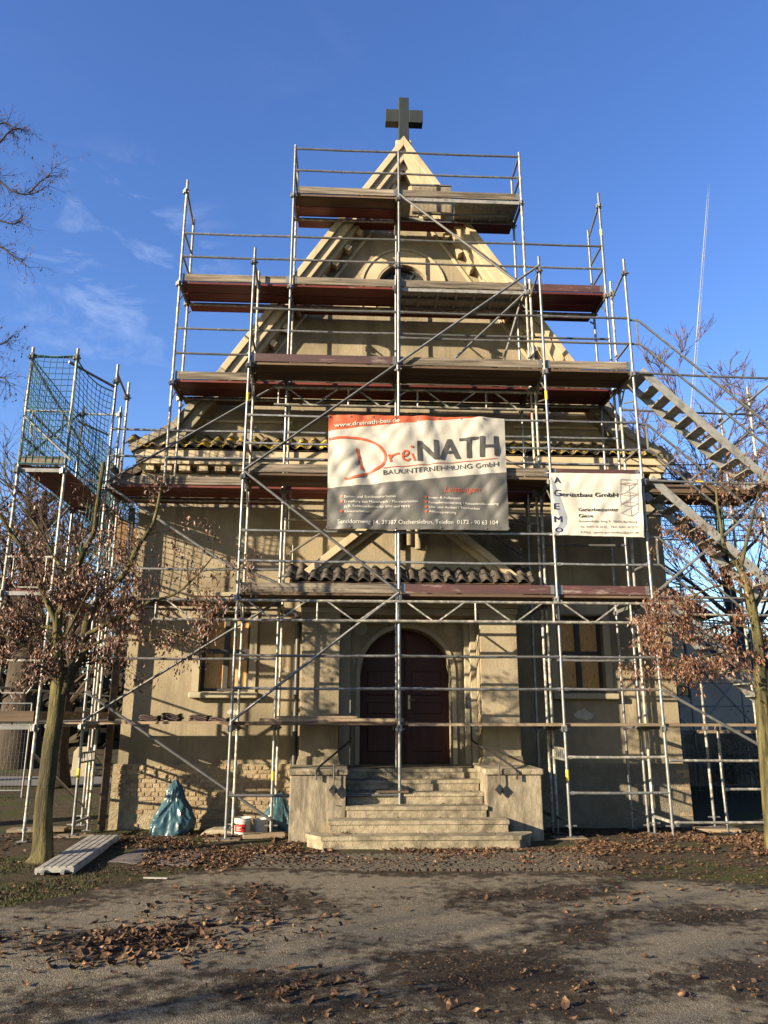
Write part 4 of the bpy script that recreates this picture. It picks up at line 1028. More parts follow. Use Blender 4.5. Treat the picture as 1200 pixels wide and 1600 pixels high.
def pz(px, *pts): return [(lambda q: (q.x, q.z))(U(*px(*p), Y=BY)) for p in pts]
TL, TR_, BR_, BL = pz(k1, (55,38), (1152,58), (1176,760), (42,752))
flat_part('cloth', [pz(k1, (52,139), (250,116), (490,94), (740,72), (960,60), (985,55), (1152,58), (1164,394), (48,494))], C_WHITE, b1, wav1, 0)
flat_part('orange_band', [pz(k1, (55,39), (985,55), (960,60), (740,72), (490,94), (250,116), (52,139))], C_RED, b1, wav1, 0)
flat_part('grey_field', [pz(k1, (48,494), (1164,394), (1175,758), (43,751))], C_GREY, b1, wav1, 0)
text_part(b1, 'www.dreinath-bau.de', (90,118), (495,84), 27, C_TXT, wav1, k1, bold=.012)
stroke(b1, [(56,189),(150,181),(260,189),(340,216),(393,262),(408,308),(388,352),(330,388),(250,418),(170,437),(160,430)], .042, C_RED, wav1, k1)
stroke(b1, [(230,248),(246,318),(262,382)], .042, C_RED, wav1, k1)
stroke(b1, [(428,288),(436,312),(442,336)], .036, C_RED, wav1, k1); stroke(b1, [(436,318),(448,298),(470,288),(492,284)], .032, C_RED, wav1, k1)
stroke(b1, [(516,300),(545,290),(548,270),(528,268),(514,290),(520,316),(545,325),(562,312)], .030, C_RED, wav1, k1)
stroke(b1, [(572,282),(582,305),(592,328)], .034, C_RED, wav1, k1); stroke(b1, [(564,238),(572,241),(580,243)], .040, C_RED, wav1, k1)
text_part(b1, 'NATH', (612,329), (1110,294), 134, C_DK, wav1, k1, bold=.032)
stroke(b1, [(396,371),(750,342),(1110,311)], .010, C_RED, wav1, k1, name='underline')
text_part(b1, 'BAUUNTERNEHMUNG GmbH', (394,416), (1113,359), 31, C_DK, wav1, k1)
text_part(b1, 'Leistungen', (772,519), (1000,519), 34, C_RED, wav1, k1, shear=.35)
for t, y0, x1, y1 in (('Beton- und Stahlbetonarbeiten',557,473,555),('Erstellung von Mauerwerk / Maurerarbeiten',587,608,588),('(z.B. Rohbauarbeiten für EFH und MFH)',617,560,618),('Klinkerarbeiten',649,308,650)):
    text_part(b1, t, (152,y0), (x1,y1), 15, C_TXT, wav1, k1, bold=.006)
for t, y0, x1, y1 in (('Innen- & Außenputz',558,878,567),('Fassadensanierung / Fassadendämmung',590,1110,604),('Um- und Ausbau / Trockenbau',620,996,630),('Altbausanierung',650,848,657)):
    text_part(b1, t, (678,y0), (x1,y1), 15, C_TXT, wav1, k1, bold=.006)
for x, y in ((133,549),(133,579),(133,640),(659,551),(659,580),(659,612),(659,643)):
    c = pz(k1, (x,y))[0]; flat_part('bullet', [[(c[0]+.024*math.cos(i*.785), c[1]+.024*math.sin(i*.785)) for i in range(8)]], C_RED, b1, wav1, .008, BY, .5)
text_part(b1, 'Sanddornweg 14, 39387 Oschersleben, Telefon  0172 - 90 63 104', (110,718), (1110,722), 27, C_TXT, wav1, k1, bold=.006)
ey = MB()
for x, z in [(TL[0]+(TR_[0]-TL[0])*i/8, TL[1]+(TR_[1]-TL[1])*i/8-.035) for i in range(9)]+[(BL[0]+(BR_[0]-BL[0])*i/8, BL[1]+(BR_[1]-BL[1])*i/8+.035) for i in range(9)]:
    ey.prism([(x+.016*math.cos(i*.785), z+.016*math.sin(i*.785)) for i in range(8)], BY+wav1(x,z)-.008, BY+wav1(x,z)-.003)
ey.build('eyelet', GALV_D, b1)
b2 = thing('banner', 'small white scaffolding firm banner with navy lettering on the right bay', 'banner', (4.15, BY, 4.6), 'advertising banners on the scaffold')
k2 = lambda x, y: (850+x*170/1200, 730+y*120/847)
TL, TR_, BR_, BL = pz(k2, (62,68), (1055,82), (1095,778), (100,752))
flat_part('cloth', [[BL, BR_, TR_, TL]], flatmat('banner_cream', (.42,.395,.335), .5), b2, wav2, 0)
flat_part('grey_swoosh', [pz(k2, (66,110),(100,170),(150,300),(205,430),(246,560),(240,640),(205,685),(150,745),(108,748),(120,690),(165,630),(168,560),(135,470),(95,330),(78,200))], C_LG, b2, wav2, .004, BY, .05)
for ch, x0, x1, y, c in (('A',104,176,184,70),('G',104,178,329,74),('E',106,165,471,70),('M',108,192,613,70),('O',116,200,722,52)):
    text_part(b2, ch, (x0,y), (x1,y), c, C_NAVY, wav2, k2, bold=.02)
text_part(b2, 'erüstbau GmbH', (188,331), (806,336), 48, C_BLK, wav2, k2, bold=.018)
for t, x0, y, x1, c, bd in (('Gerüstbaumeister',374,491,806,40,.012),('Giese',375,559,528,40,.012),('Friedenshaller Ring 9   06406 Bernburg',378,614,1018,24,.0),('Tel.  03471 35 53 22     FAX. 03471 30 53 21',388,674,1025,24,.0),('E-Mail: agemo.geruestbau@gmx.de',398,733,1035,22,.0)):
    text_part(b2, t, (x0,y), (x1,y+3), c, C_BLK if bd else C_DK, wav2, k2, bold=bd)
for seg, m in (([(830,140),(832,440)],C_LG),([(1020,140),(1028,490)],C_LG),([(925,200),(955,540)],C_LG),([(825,190),(930,205),(1015,185)],C_PK),([(825,195),(925,180),(1015,185)],C_PK),([(825,305),(935,322),(1020,300)],C_PK),([(825,305),(920,285),(1020,300)],C_PK),([(830,412),(940,435),(1025,405)],C_PK),([(830,412),(915,388),(1025,405)],C_PK),([(840,512),(955,540),(1030,500)],C_LG),([(840,512),(1025,410)],C_LG),([(870,300),(1015,190)],C_LG),([(840,420),(1015,310)],C_LG),([(830,145),(1020,145)],C_LG)):
    stroke(b2, seg, .009, m, wav2, k2, name='scaffold_drawing')
# ties of the small banner
tie = MB()
for (x, z) in (TL, TR_, BR_, BL): tie.tube([(x,BY-.04,z),(x+(.05 if x > 4 else -.04),FY,z+.03)], .005, 5)
tie.build('cable_tie', C_TXT, b2)

# ------------------------------------------------------------------ objects on the ground and on the low deck
def bag(name, loc, h, r, seed, label):
    rg = random.Random(seed); n, m_ = 110, 70; mb = MB(); ph = [rg.uniform(0,6.28) for _ in range(6)]
    def ridge(v3): return 1-2*abs(noise.noise(v3))
    for j in range(m_+1):
        t = j/m_
        env = (1-t)**.62*(.80+.20*min(1,t*10))*(1-.25*max(0,t-.55))+.03+.10*math.exp(-((t-.22)/.15)**2)-.10*math.exp(-((t-.62)/.12)**2)
        for i in range(n):
            a = 2*math.pi*i/n; ca, sa_ = math.cos(a), math.sin(a)
            v3 = Vector((ca*1.4, sa_*1.4, t*1.9+seed)); vf = Vector((ca*3.6, sa_*3.6, t*2.1+seed))      # folds run up to the neck
            rr = env*(1+.30*noise.noise(v3*1.1)+.16*ridge(vf)*(.30+t)+.11*ridge(v3*2.6+Vector((3,1,0)))+.025*ridge(v3*4.2))
            rr *= r; foot = (1+.22*max(0, .10-t)/.10*(.6+.8*noise.noise(Vector((ca*2.2, sa_*2.2, seed*3.)))))
            mb.v.append((loc[0]+rr*ca*1.04*foot+.07*t*math.sin(ph[3])-.05*(1-t)**3, loc[1]+rr*sa_*.74*foot+.10*t, loc[2]+h*t*(1+.05*noise.noise(Vector((ca, sa_, seed)))*t)+.02*ridge(v3*3)*t*(1-t)))
    for j in range(m_):
        for i in range(n): mb.f.append((j*n+i, j*n+(i+1)%n, (j+1)*n+(i+1)%n, (j+1)*n+i))
    mb.f.append(tuple(reversed(range(n)))); mb.f.append(tuple(m_*n+i for i in range(n)))
    o = mb.build(name, BAG, smooth=True, org=loc); _set(o, label, 'rubbish bag', 'blue rubbish bags'); return o
bag('rubbish_bag', (-2.76,13.62,-.125), .83, .31, 3, 'full blue plastic rubbish bag leaning against the bare brick plinth')
bag('rubbish_bag', (-1.02,13.72,-.125), .64, .30, 8, 'blue plastic rubbish bag beside the left wall of the steps')
def bucket(loc, r, h, label, red):
    t = thing('bucket', label, 'bucket', loc, 'building site buckets')
    m = MB(); m.lathe(loc, [(0,.0),(r*.86,.0),(r*.88,.01),(r*.97,h*.80),(r*1.05,h*.81),(r*1.05,h*.86),(r*1.0,h*.87),(r*1.02,h*.96),(r*1.06,h*.965),(r*1.06,h),(r*.98,h),(r*.9,.03),(0,.03)], 28)
    m.build('tub', PLASTIC_W, t, smooth=True)
    if red:
        m = MB(); b = []
        for i in range(11):
            a = R(-150+i*9.0)
            for z in (.24,.68): rr = r*(.885+.085*z/.8)+.004; b.append((loc[0]+rr*math.cos(a), loc[1]+rr*math.sin(a), loc[2]+h*z))
        m.add(b, [(2*i,2*i+2,2*i+3,2*i+1) for i in range(10)]); m.build('label', mat('red_label', (.30,.016,.013), rough=.45), t)
        m = MB()
        for k, (z, a0, a1) in enumerate(((.52,-128,-86),(.44,-126,-100),(.36,-128,-92))):
            b = []
            for i in range(6):
                a = R(a0+(a1-a0)*i/5); rr = r*(.885+.085*z/.8)+.006; b += [(loc[0]+rr*math.cos(a), loc[1]+rr*math.sin(a), loc[2]+h*(z-.012)), (loc[0]+rr*math.cos(a), loc[1]+rr*math.sin(a), loc[2]+h*(z+.012))]
            m.add(b, [(2*i,2*i+2,2*i+3,2*i+1) for i in range(5)])
        m.build('print', C_TXT, t)
    m = MB(); m.tube([(loc[0]+r*1.06*math.cos(a), loc[1]-.02+r*.25*math.sin(a), loc[2]+h*.86-.09*abs(math.sin(a))) for a in [math.pi*i/10 for i in range(11)]], .004, 5); m.build('handle', GALV_D, t)
bucket((-1.60,13.25,-.10), .135, .27, 'white plastic bucket with red label under the diagonal brace', True)
bucket((-1.33,13.45,-.11), .125, .24, 'plain white bucket behind the foot of the diagonal brace', False)
# stone slab leaning low by the wall
sb = MB(); sb.prism([(-2.28,-.11),(-1.72,-.11),(-1.74,-.06),(-1.9,-.02),(-2.1,-.025),(-2.25,-.07)], 13.3, 13.7); o = sb.build('rubble_heap', SURR, org=(-2,13.5,-.11), bevel=.02); _set(o, 'low heap of pale rubble between bag and bucket', 'rubble')
# stacked roof tiles on the low deck
stk = shared(pantile(.30, .40, .024, 10, .017), 'stacked_tile', TILE_NEW, True)
for si, (pxl, n_, rot, lab) in enumerate(((234,3,.0,'in the leftmost dark red pantile stack on the low deck'),(268,4,.05,'in the second pantile stack from the left on the low deck'),(310,3,.0,'in the third pantile stack from the left on the low deck'),(343,2,-.04,'in the small pantile stack nearest the scaffold post'))):
    c = U(pxl, 1128, Y=13.2)
    for k in range(n_):
        o = bpy.data.objects.new('pantile', stk); COL.objects.link(o); o.location = (c.x+rng.uniform(-.015,.015), 13.1+rng.uniform(-.02,.02), 1.682+k*.031); o.rotation_euler = (0, 0, rot+rng.uniform(-.06,.06))
        _set(o, {0:'bottom',1:'second',2:'third',3:'fourth'}[k]+' tile from below '+lab, 'roof tile', 'pantiles stacked on the low deck')
# aluminium deck lying on the ground
A0, A1, A2, A3 = Vector((-3.50,9.72,.07)), Vector((-3.04,9.50,.07)), Vector((-3.30,11.98,.07)), Vector((-3.66,12.12,.07))
pa_ = thing('scaffold_deck', 'whitish perforated aluminium scaffold deck lying on the ground by the young tree', 'scaffold deck', (-3.4,10.8,0))
d_ = (A3-A0); w_ = (A1-A0); wn = Vector((-d_.y, d_.x, 0)).normalized()*-1; Wd = .40
ALU_W = mat('splashed_aluminium', (.33,.31,.27), (.23,.215,.185), scale=12, rough=.6, metal=.15, c3=(.13,.115,.095), s3=6, t3=(.52,.7))
for k in range(5):
    a, b = A0+wn*(.02+k*Wd/5), A3+wn*(.02+k*Wd/5)
    m = MB(); m.bar(a+wn*(Wd/10), b+wn*(Wd/10), Wd/5-.014, .016); o = m.build('slat', ALU_W, pa_, bevel=.004)
m = MB(); m.bar(A0+wn*.012-Vector((0,0,.04)), A3+wn*.012-Vector((0,0,.03)), .02, .065); m.bar(A0+wn*(Wd+.022)-Vector((0,0,.04)), A3+wn*(Wd+.022)-Vector((0,0,.03)), .02, .065); m.build('side_rail', ALU_W, pa_)
e = d_.normalized()
m = MB(); m.bar(A0-e*.01-Vector((0,0,.025)), A0-e*.01+wn*(Wd+.03)-Vector((0,0,.025)), .03, .05)
for k in (.1,.32): m.bar(A0+wn*k-e*.03-Vector((0,0,.03)), A0+wn*k-e*.08-Vector((0,0,.05)), .04, .03)
m.build('end_cap', ALU, pa_)
# rubber mat, metal strip, stray boards and stones
m = MB(); q = [U(170,1346,Z=0), U(292,1353,Z=0), U(322,1331,Z=0), U(220,1327,Z=0)]
vs_ = []; NXm, NYm = 14, 9
for lv in (0, 1):
    for j in range(NYm+1):
        for i in range(NXm+1):
            u, v_ = i/NXm, j/NYm; p = (q[0]*(1-u)+q[1]*u)*(1-v_)+(q[3]*(1-u)+q[2]*u)*v_
            vs_.append((p.x+.04*noise.noise(p*3), p.y+.05*noise.noise(p*2.5), ground_z(p.x,p.y)+.006+lv*.012+.010*noise.noise(p*4)))
kk = (NXm+1)*(NYm+1); fs_ = [(kk+j*(NXm+1)+i, kk+j*(NXm+1)+i+1, kk+(j+1)*(NXm+1)+i+1, kk+(j+1)*(NXm+1)+i) for j in range(NYm) for i in range(NXm)]
fs_ += [(i, i+1, kk+i+1, kk+i) for i in range(NXm)]
m.add(vs_, fs_)
o = m.build('rubber_mat', mat('dusty_mat', (.085,.068,.062), (.05,.038,.034), scale=8, c3=(.12,.097,.083), s3=3, rough=1, bump=.3), org=(-2.3,10.8,0)); _set(o, 'dusty purplish mat lying on the soil between deck and steps', 'mat')
a, b = U(225,1371,Z=.03), U(262,1372,Z=.03)
o = MB().bar(a, b, .04, .012).build('metal_strip', ALU, org=tuple(a)); _set(o, 'short thin metal strip lying at the edge of the asphalt', 'metal strip')
for i, (px_, py_, w2, d2, rz, lab) in enumerate(((412,1310,.62,.28,.15,'pale board lying under the scaffold foot beside the steps'),(60,1290,.9,.3,.1,'pale board on the ground behind the young tree'),(1120,1292,.7,.35,-.2,'pale stone slabs under the stair tower post'))):
    p = U(px_, py_, Z=-.03); c_, s_ = math.cos(rz), math.sin(rz)
    m = MB(); m.bar((p.x-w2/2*c_,p.y-w2/2*s_,gz(p.x,p.y)+.03), (p.x+w2/2*c_,p.y+w2/2*s_,gz(p.x,p.y)+.03), d2, .05)
    o = m.build('ground_board', WOOD_L, org=(p.x,p.y,0), bevel=.006); _set(o, lab, 'board')
# toolbox on the middle deck
tb = thing('toolbox', 'black plastic toolbox standing on the deck beside the large banner', 'toolbox', (3.0,13.3,5.66))
MB().box(2.72, 3.18, 13.18, 13.42, 5.662, 5.80).build('body', BLACKPIPE, tb, bevel=.015)
MB().box(2.71, 3.19, 13.17, 13.43, 5.802, 5.87).build('lid', IRON, tb, bevel=.015)
MB().tube([(2.85,13.3,5.87),(2.85,13.3,5.91),(3.05,13.3,5.91),(3.05,13.3,5.87)], .012, 6).build('handle', IRON, tb)
# ------------------------------------------------------------------ trees
def catmull(P_, k=4):
    Q = []
    for i in range(len(P_)-1):
        p0, p1, p2, p3 = P_[max(i-1,0)], P_[i], P_[i+1], P_[min(i+2,len(P_)-1)]
        for j in range(k):
            t = j/k; Q.append(.5*((2*p1)+(p2-p0)*t+(2*p0-5*p1+4*p2-p3)*t*t+(3*p1-p0-3*p2+p3)*t**3))
    Q.append(P_[-1]); return Q
def rand_dir(rg, d, spread):
    v_ = Vector((rg.gauss(0,1), rg.gauss(0,1), rg.gauss(0,1))).normalized(); return (d+v_*spread).normalized()
def twigs(mb, rg, p, d, L_, r, depth, tips, grav=-.02, seg=4, kids=(2,3), spread=.75, nside=4, shrink=.62, rmin=.0012):
    r = max(r, rmin*1.6); pts = [p.copy()]; rs_ = [r]; q = p.copy(); dd = d.copy()
    for i in range(seg):
        dd = rand_dir(rg, dd, .16); dd.z += grav; dd.normalize(); q = q+dd*(L_/seg); pts.append(q.copy()); rs_.append(max(rmin, r*(1-.75*(i+1)/seg)))
        tips.append((q.copy(), dd.copy(), depth))
    mb.tube(pts, rs_, nside if depth > 0 else 3, False)
    if depth > 0:
        for k in range(rg.randint(*kids)+1):
            i = rg.randint(1, seg); twigs(mb, rg, pts[i], rand_dir(rg, dd, spread), L_*shrink*rg.uniform(.7,1.15), rs_[i]*.62+.0008, depth-1, tips, grav, seg, kids, spread, nside, shrink, rmin)
def leaves(rg, tips, n, size, hang, spread, mb):
    for _ in range(n):
        p, d, dep = rg.choice(tips)
        c = p+Vector((rg.gauss(0,spread), rg.gauss(0,spread), rg.gauss(0,spread)-.02))
        L_ = size*rg.choice((rg.uniform(.4,.8), rg.uniform(.7,1.2), rg.uniform(.9,1.4))); w_ = L_*rg.uniform(.26,.50)
        a = Vector((rg.gauss(0,.55), rg.gauss(0,.55), -hang)).normalized(); s = a.cross(Vector((rg.gauss(0,1), rg.gauss(0,1), rg.gauss(0,.4)))).normalized(); nn = a.cross(s)
        curl = rg.uniform(.10,.35)*L_
        m1, m2 = c+a*L_*.35+nn*curl*.4, c+a*L_*.72+nn*curl*.2
        mb.add([c, m1+s*w_*.5+nn*curl*.5, m1, m1-s*w_*.5+nn*curl*.5, m2+s*w_*.38+nn*curl*.4, m2, m2-s*w_*.38+nn*curl*.4, c+a*L_-nn*curl*.3], [(0,2,1),(0,3,2),(1,2,5,4),(2,3,6,5),(4,5,7),(5,6,7)])
def traced_tree(label, base, trunk, limbs, seed, nleaf, size=.075, twig_n=9, grav=-.03, bark=None, group='young trees beside the chapel'):
    """trunk/limbs: lists of (px, py, Y, radius) read off the photograph, each at its own depth"""
    rg = random.Random(seed); t = thing('young_tree', label, 'tree', base, group)
    def path(l): return [U(a, b, Y=y) for a, b, y, r in l], [r for *_, r in l]
    mb = MB(); P_, rr = path(trunk); Q = catmull(P_, 4); rq = [rr[min(int(i/4), len(rr)-1)]*(1-(i % 4)/4)+rr[min(int(i/4)+1, len(rr)-1)]*(i % 4)/4 for i in range(len(Q))]
    Q = [p+Vector((nz(p.z*2, seed, 1, .015), nz(p.z*2, seed+9, 1, .015), 0)) for p in Q]
    mb.tube(Q, rq, 24, True, .055); mb.build('trunk', bark or BARK_Y, t, smooth=True)
    tips = []; tw = MB()
    for l in limbs:
        P_, rr = path(l); Q = catmull(P_, 4); rq = [rr[min(int(i/4), len(rr)-1)]*(1-(i % 4)/4)+rr[min(int(i/4)+1, len(rr)-1)]*(i % 4)/4 for i in range(len(Q))]
        MB().tube(Q, rq, 10).build('limb', bark or BARK_Y, t, smooth=True)
        n = int(twig_n*len(P_)/4)
        for k in range(n):
            i = rg.randint(2, len(Q)-1); d = (Q[i]-Q[i-1]).normalized(); dd = rand_dir(rg, d, 1.1); dd.z = dd.z*.6+.05; dd.y *= 1.0; dd.normalize()
            twigs(tw, rg, Q[i], dd, rg.uniform(.25,.62), max(.005, rq[i]*.28), 2, tips, grav)
    tw.build('twigs', mat('young_twigs', (.062,.048,.028), (.042,.03,.021), scale=5, rough=1, spec=.1), t)
    return t, tips, rg
def add_leaves(t, tips, rg, n, size, hang=1.0, spread=.05):
    mb = MB(); leaves(rg, tips, n, size, hang, spread, mb); o = mb.build('crown', LEAF, t); o['kind'] = 'stuff'
y = 10.55
t, tips, rg = traced_tree('young tree with green-stained bark and dry brown leaves, beside the deck on the ground', tuple(U(66,1342,Z=0)),
    [(62,1356,y,.24),(65,1342,y,.15),(67,1325,y,.122),(70,1260,y,.106),(80,1170,y,.098),(87,1110,y,.094),(92,1070,y,.096),(90,1030,y,.075),(89,985,y,.062),(91,958,y,.058)],
    [[(91,960,y,.056),(102,936,y,.05),(124,876,y+.05,.044),(146,832,y+.1,.036),(151,796,y+.1,.03),(162,722,y+.15,.027)],
     [(98,1085,y,.075),(112,1050,y+.02,.07),(128,1016,y+.05,.062),(140,961,y+.1,.055),(165,928,y+.15,.048),(198,892,y+.2,.04),(214,857,y+.25,.033),(239,818,y+.3,.026),(249,777,y+.3,.02),(252,752,y+.3,.008)],
     [(135,992,y+.05,.035),(180,968,y-.1,.03),(228,943,y-.25,.024),(275,927,y-.35,.018),(311,895,y-.4,.013),(334,868,y-.4,.006)],
     [(89,975,y,.045),(66,923,y-.1,.036),(41,865,y-.2,.032),(19,835,y-.25,.028),(2,808,y-.3,.022),(-20,770,y-.3,.015)],
     [(107,905,y,.026),(84,868,y+.15,.022),(63,830,y+.2,.018),(44,804,y+.25,.015),(10,756,y+.3,.01),(8,700,y+.3,.006)],
     [(84,982,y,.03),(62,977,y+.1,.026),(36,966,y+.2,.02),(6,944,y+.3,.014),(-30,915,y+.3,.008)],
     [(126,1020,y,.022),(170,998,y-.2,.018),(235,1001,y-.3,.012),(300,985,y-.35,.005)],
     [(93,1050,y,.024),(60,1020,y-.25,.018),(20,1000,y-.4,.012),(-20,985,y-.4,.006)],
     [(100,1000,y,.02),(120,960,y-.3,.015),(150,900,y-.55,.011),(170,850,y-.7,.006)]], 17, 0, twig_n=10)
low = [q for q in tips if q[0].z < 4.3]; mid = [q for q in tips if q[0].z < 5.1]
add_leaves(t, [q for q in tips if q[0].z < 3.6 and q[0].x < -2.75]*3+[q for q in tips if q[0].z < 3.6]+low*2+mid, rg, 9500, .058, 1.2, .05)
y = 11.0
t, tips, rg = traced_tree('young tree with dry brown leaves in front of the stair tower at the right edge', (5.85, y, 0),
    [(1212,1345,y,.14),(1206,1290,y,.105),(1199,1220,y,.092),(1192,1120,y,.085),(1187,1050,y,.08),(1182,987,y,.07),(1175,950,y,.062),(1168,918,y,.055),(1157,888,y,.05)],
    [[(1157,890,y,.045),(1146,874,y,.035),(1133,857,y+.05,.03),(1127,826,y+.1,.024),(1121,790,y+.1,.018),(1119,762,y+.1,.012)],
     [(1157,886,y,.035),(1165,853,y-.05,.028),(1172,825,y-.1,.022),(1180,790,y-.15,.016),(1185,770,y-.15,.01)],
     [(1178,952,y,.035),(1192,925,y+.1,.028),(1215,890,y+.2,.022),(1240,840,y+.2,.012)],
     [(1140,868,y,.02),(1115,852,y-.2,.014),(1085,838,y-.3,.009),(1050,828,y-.35,.004)],
     [(1170,935,y,.024),(1130,915,y-.15,.017),(1085,930,y-.25,.011),(1045,955,y-.3,.004)],
     [(1182,985,y,.022),(1140,975,y+.2,.016),(1095,985,y+.3,.010),(1055,975,y+.3,.004)],
     [(1186,1035,y,.022),(1150,1020,y-.2,.016),(1105,1025,y-.3,.010),(1045,1040,y-.35,.004)],
     [(1184,1010,y,.022),(1210,990,y,.016),(1240,970,y,.01)], [(1187,1050,y,.02),(1160,1048,y+.2,.014),(1120,1050,y+.3,.006)]], 29, 0, twig_n=8)
low = [q for q in tips if 1.9 < q[0].z < 4.0]
add_leaves(t, low*3+tips, rg, 7000, .060, 1.2, .05)

def bare_tree(name, label, base, H, seed, spreadx=1.0, r=.28, m=BARK_D, tm=TWIG, depth=4, lean=(0,0), group=None, dense=1.0, cat='tree', first=.28, up=.02, kids=(2,3), rmin=.006):
    rg = random.Random(seed); t = thing(name, label, cat, base, group); b = Vector(base)
    mb = MB(); pts = []; n = 9
    for i in range(n+1):
        k = i/n; pts.append(b+Vector((lean[0]*k*k*H+.03*H*noise.noise(Vector((k*2.3, seed, 0))), lean[1]*k*k*H+.03*H*noise.noise(Vector((k*2.3, 0, seed))), k*H*.8)))
    rs_ = [r*(1.35 if i == 0 else 1)*(1-.85*i/n) for i in range(n+1)]
    mb.tube(pts, rs_, 12); mb.build('trunk', m, t, smooth=True)
    br = MB(); tips = []
    nb = int(16*dense)
    for k in range(nb):
        u = first+(1-first)*k/nb; i = min(int(u*n), n-1); p = pts[i].lerp(pts[i+1], u*n-i)
        a = k*2.4+rg.uniform(-.4,.4); d = Vector((math.cos(a)*spreadx, math.sin(a), .55+.5*u)).normalized()
        L_ = H*.36*(1-.55*u)*rg.uniform(.8,1.2)
        twigs(br, rg, p, d, L_, r*.36*(1-.6*u), depth, tips, up, 5, kids, .62, 5, .62, rmin)
    br.build('branches', tm, t)
    return t, tips, rg
# tree standing left outside the frame whose branches reach in
def reaching_branch(t, pts, seed, tips, mb, r=.03):
    rg = random.Random(seed); Q = catmull(pts, 4); rr = [r*(1-.8*i/len(Q)) for i in range(len(Q))]; mb.tube(Q, rr, 6, False)
    for i in range(3, len(Q)):
        for k in range(1 if i % 2 else 2):
            d = (Q[i]-Q[i-1]).normalized(); twigs(mb, rg, Q[i], rand_dir(rg, d, .9), rg.uniform(.18,.40), .006, 2, tips, -.03, 4, (1,2), .7, 3)
ot = thing('bare_tree', 'tall tree left of the frame, thin twigs with brown catkins against the sky', 'tree', (-9.3,13.2,-.1))
mb = MB(); mb.tube([(-9.3,13.2,-.1),(-9.2,13.2,4),(-9.25,13.25,8),(-9.1,13.2,12),(-9.2,13.3,15)], [.34,.28,.22,.14,.05], 12); mb.build('trunk', BARK_D, ot, smooth=True)
mb = MB(); tips = []
for i, pp in enumerate(([(-60,330,13),(-10,275,13),(0,283,13),(22,300,13),(50,303,13),(75,290,13)], [(-60,250,13.1),(-20,235,13),(0,222,13),(15,205,13),(30,200,13)], [(-80,430,12.9),(-30,400,13),(0,386,13),(20,400,13),(45,418,13)], [(-80,360,13.2),(-30,345,13.1),(0,345,13),(20,350,13),(35,345,13)], [(-60,560,13),(-20,545,13),(0,538,13),(10,535,13)], [(-60,620,13),(-15,595,13),(5,590,13),(15,602,13)], [(-40,190,13.2),(-10,195,13.2),(10,192,13.2),(25,205,13.2)], [(45,303,13),(62,285,13),(75,275,13),(85,262,13)])):
    P_ = [U(a, b, Y=c) for a, b, c in pp]
    if i < 7: P_ = [Vector((-9.15, 13.2, P_[0].z-.6))]+P_
    reaching_branch(ot, P_, 40+i, tips, mb, .032 if i < 7 else .015)
mb.build('branches', TWIG, ot)
cm = MB(); rg = random.Random(9)
leaves(rg, tips, 900, .05, 1.4, .03, cm); o = cm.build('catkins', mat('catkin', (.06,.033,.02), rough=.9), ot); o['kind'] = 'stuff'
# background trees
tt = [('bare_tree','big bare reddish-twigged tree rising behind the stair tower',(13.2,25.5,-.1),14.2,71,.34,TWIG_R,4,1.15),
      ('bare_tree','slimmer bare tree further right behind the stair tower',(19.5,30,-.1),14,72,.25,TWIG_R,3,1.0),
      ('bare_tree','bare tree close behind the chapel roof on the right',(8.6,31,-.1),11.5,77,.22,TWIG_R,3,1.0)]
for nm, lab, b, H, sd, r, tm, dp_, dn in tt: bare_tree(nm, lab, b, H, sd, 1.0, r, BARK_D, tm, dp_, dense=dn, group='bare trees behind the chapel', up=.03, rmin=.0085, kids=(3,3))
lt = [('thick-trunked old tree with ridged bark in the left background',(-12.0,30,-.1),13,81,.85,3),('dark tree behind the left side scaffold',(-7.6,22,-.1),9,82,.28,3),('slim dark-trunked tree right of the thick old tree',(-9.9,28,-.1),11,83,.26,3),
      ('bare tree far back between the scaffold posts on the left',(-7.2,34,-.1),12,84,.24,3),('farther bare tree at the left edge of the photo',(-17,36,-.1),14,85,.35,3),('leaning bare tree behind the netted tower',(-10.4,24,-.1),9.5,86,.22,3),('distant bare tree just left of the chapel corner',(-6.9,42,-.1),14,87,.3,3)]
for lab, b, H, sd, r, dp_ in lt: bare_tree('bare_tree', lab, b, H, sd, 1.0, r, BARK_D, TWIG, dp_, dense=.9, group='bare trees in the left background', up=.04, rmin=.009, kids=(3,3))
# trees behind the photographer whose shadows fall on forecourt and facade
for lab, b, H, sd, r in (('bare tree on the lawn behind the camera, left of the path',(-19,-5.5,0),9,91,.16),('slender bare tree on the lawn, nearest the forecourt',(-13.5,-1.6,0),7,93,.10)):
    bare_tree('bare_tree', lab, b, H, sd, 1.0, r, BARK_D, TWIG, 2, dense=.6, group='bare trees behind the camera')
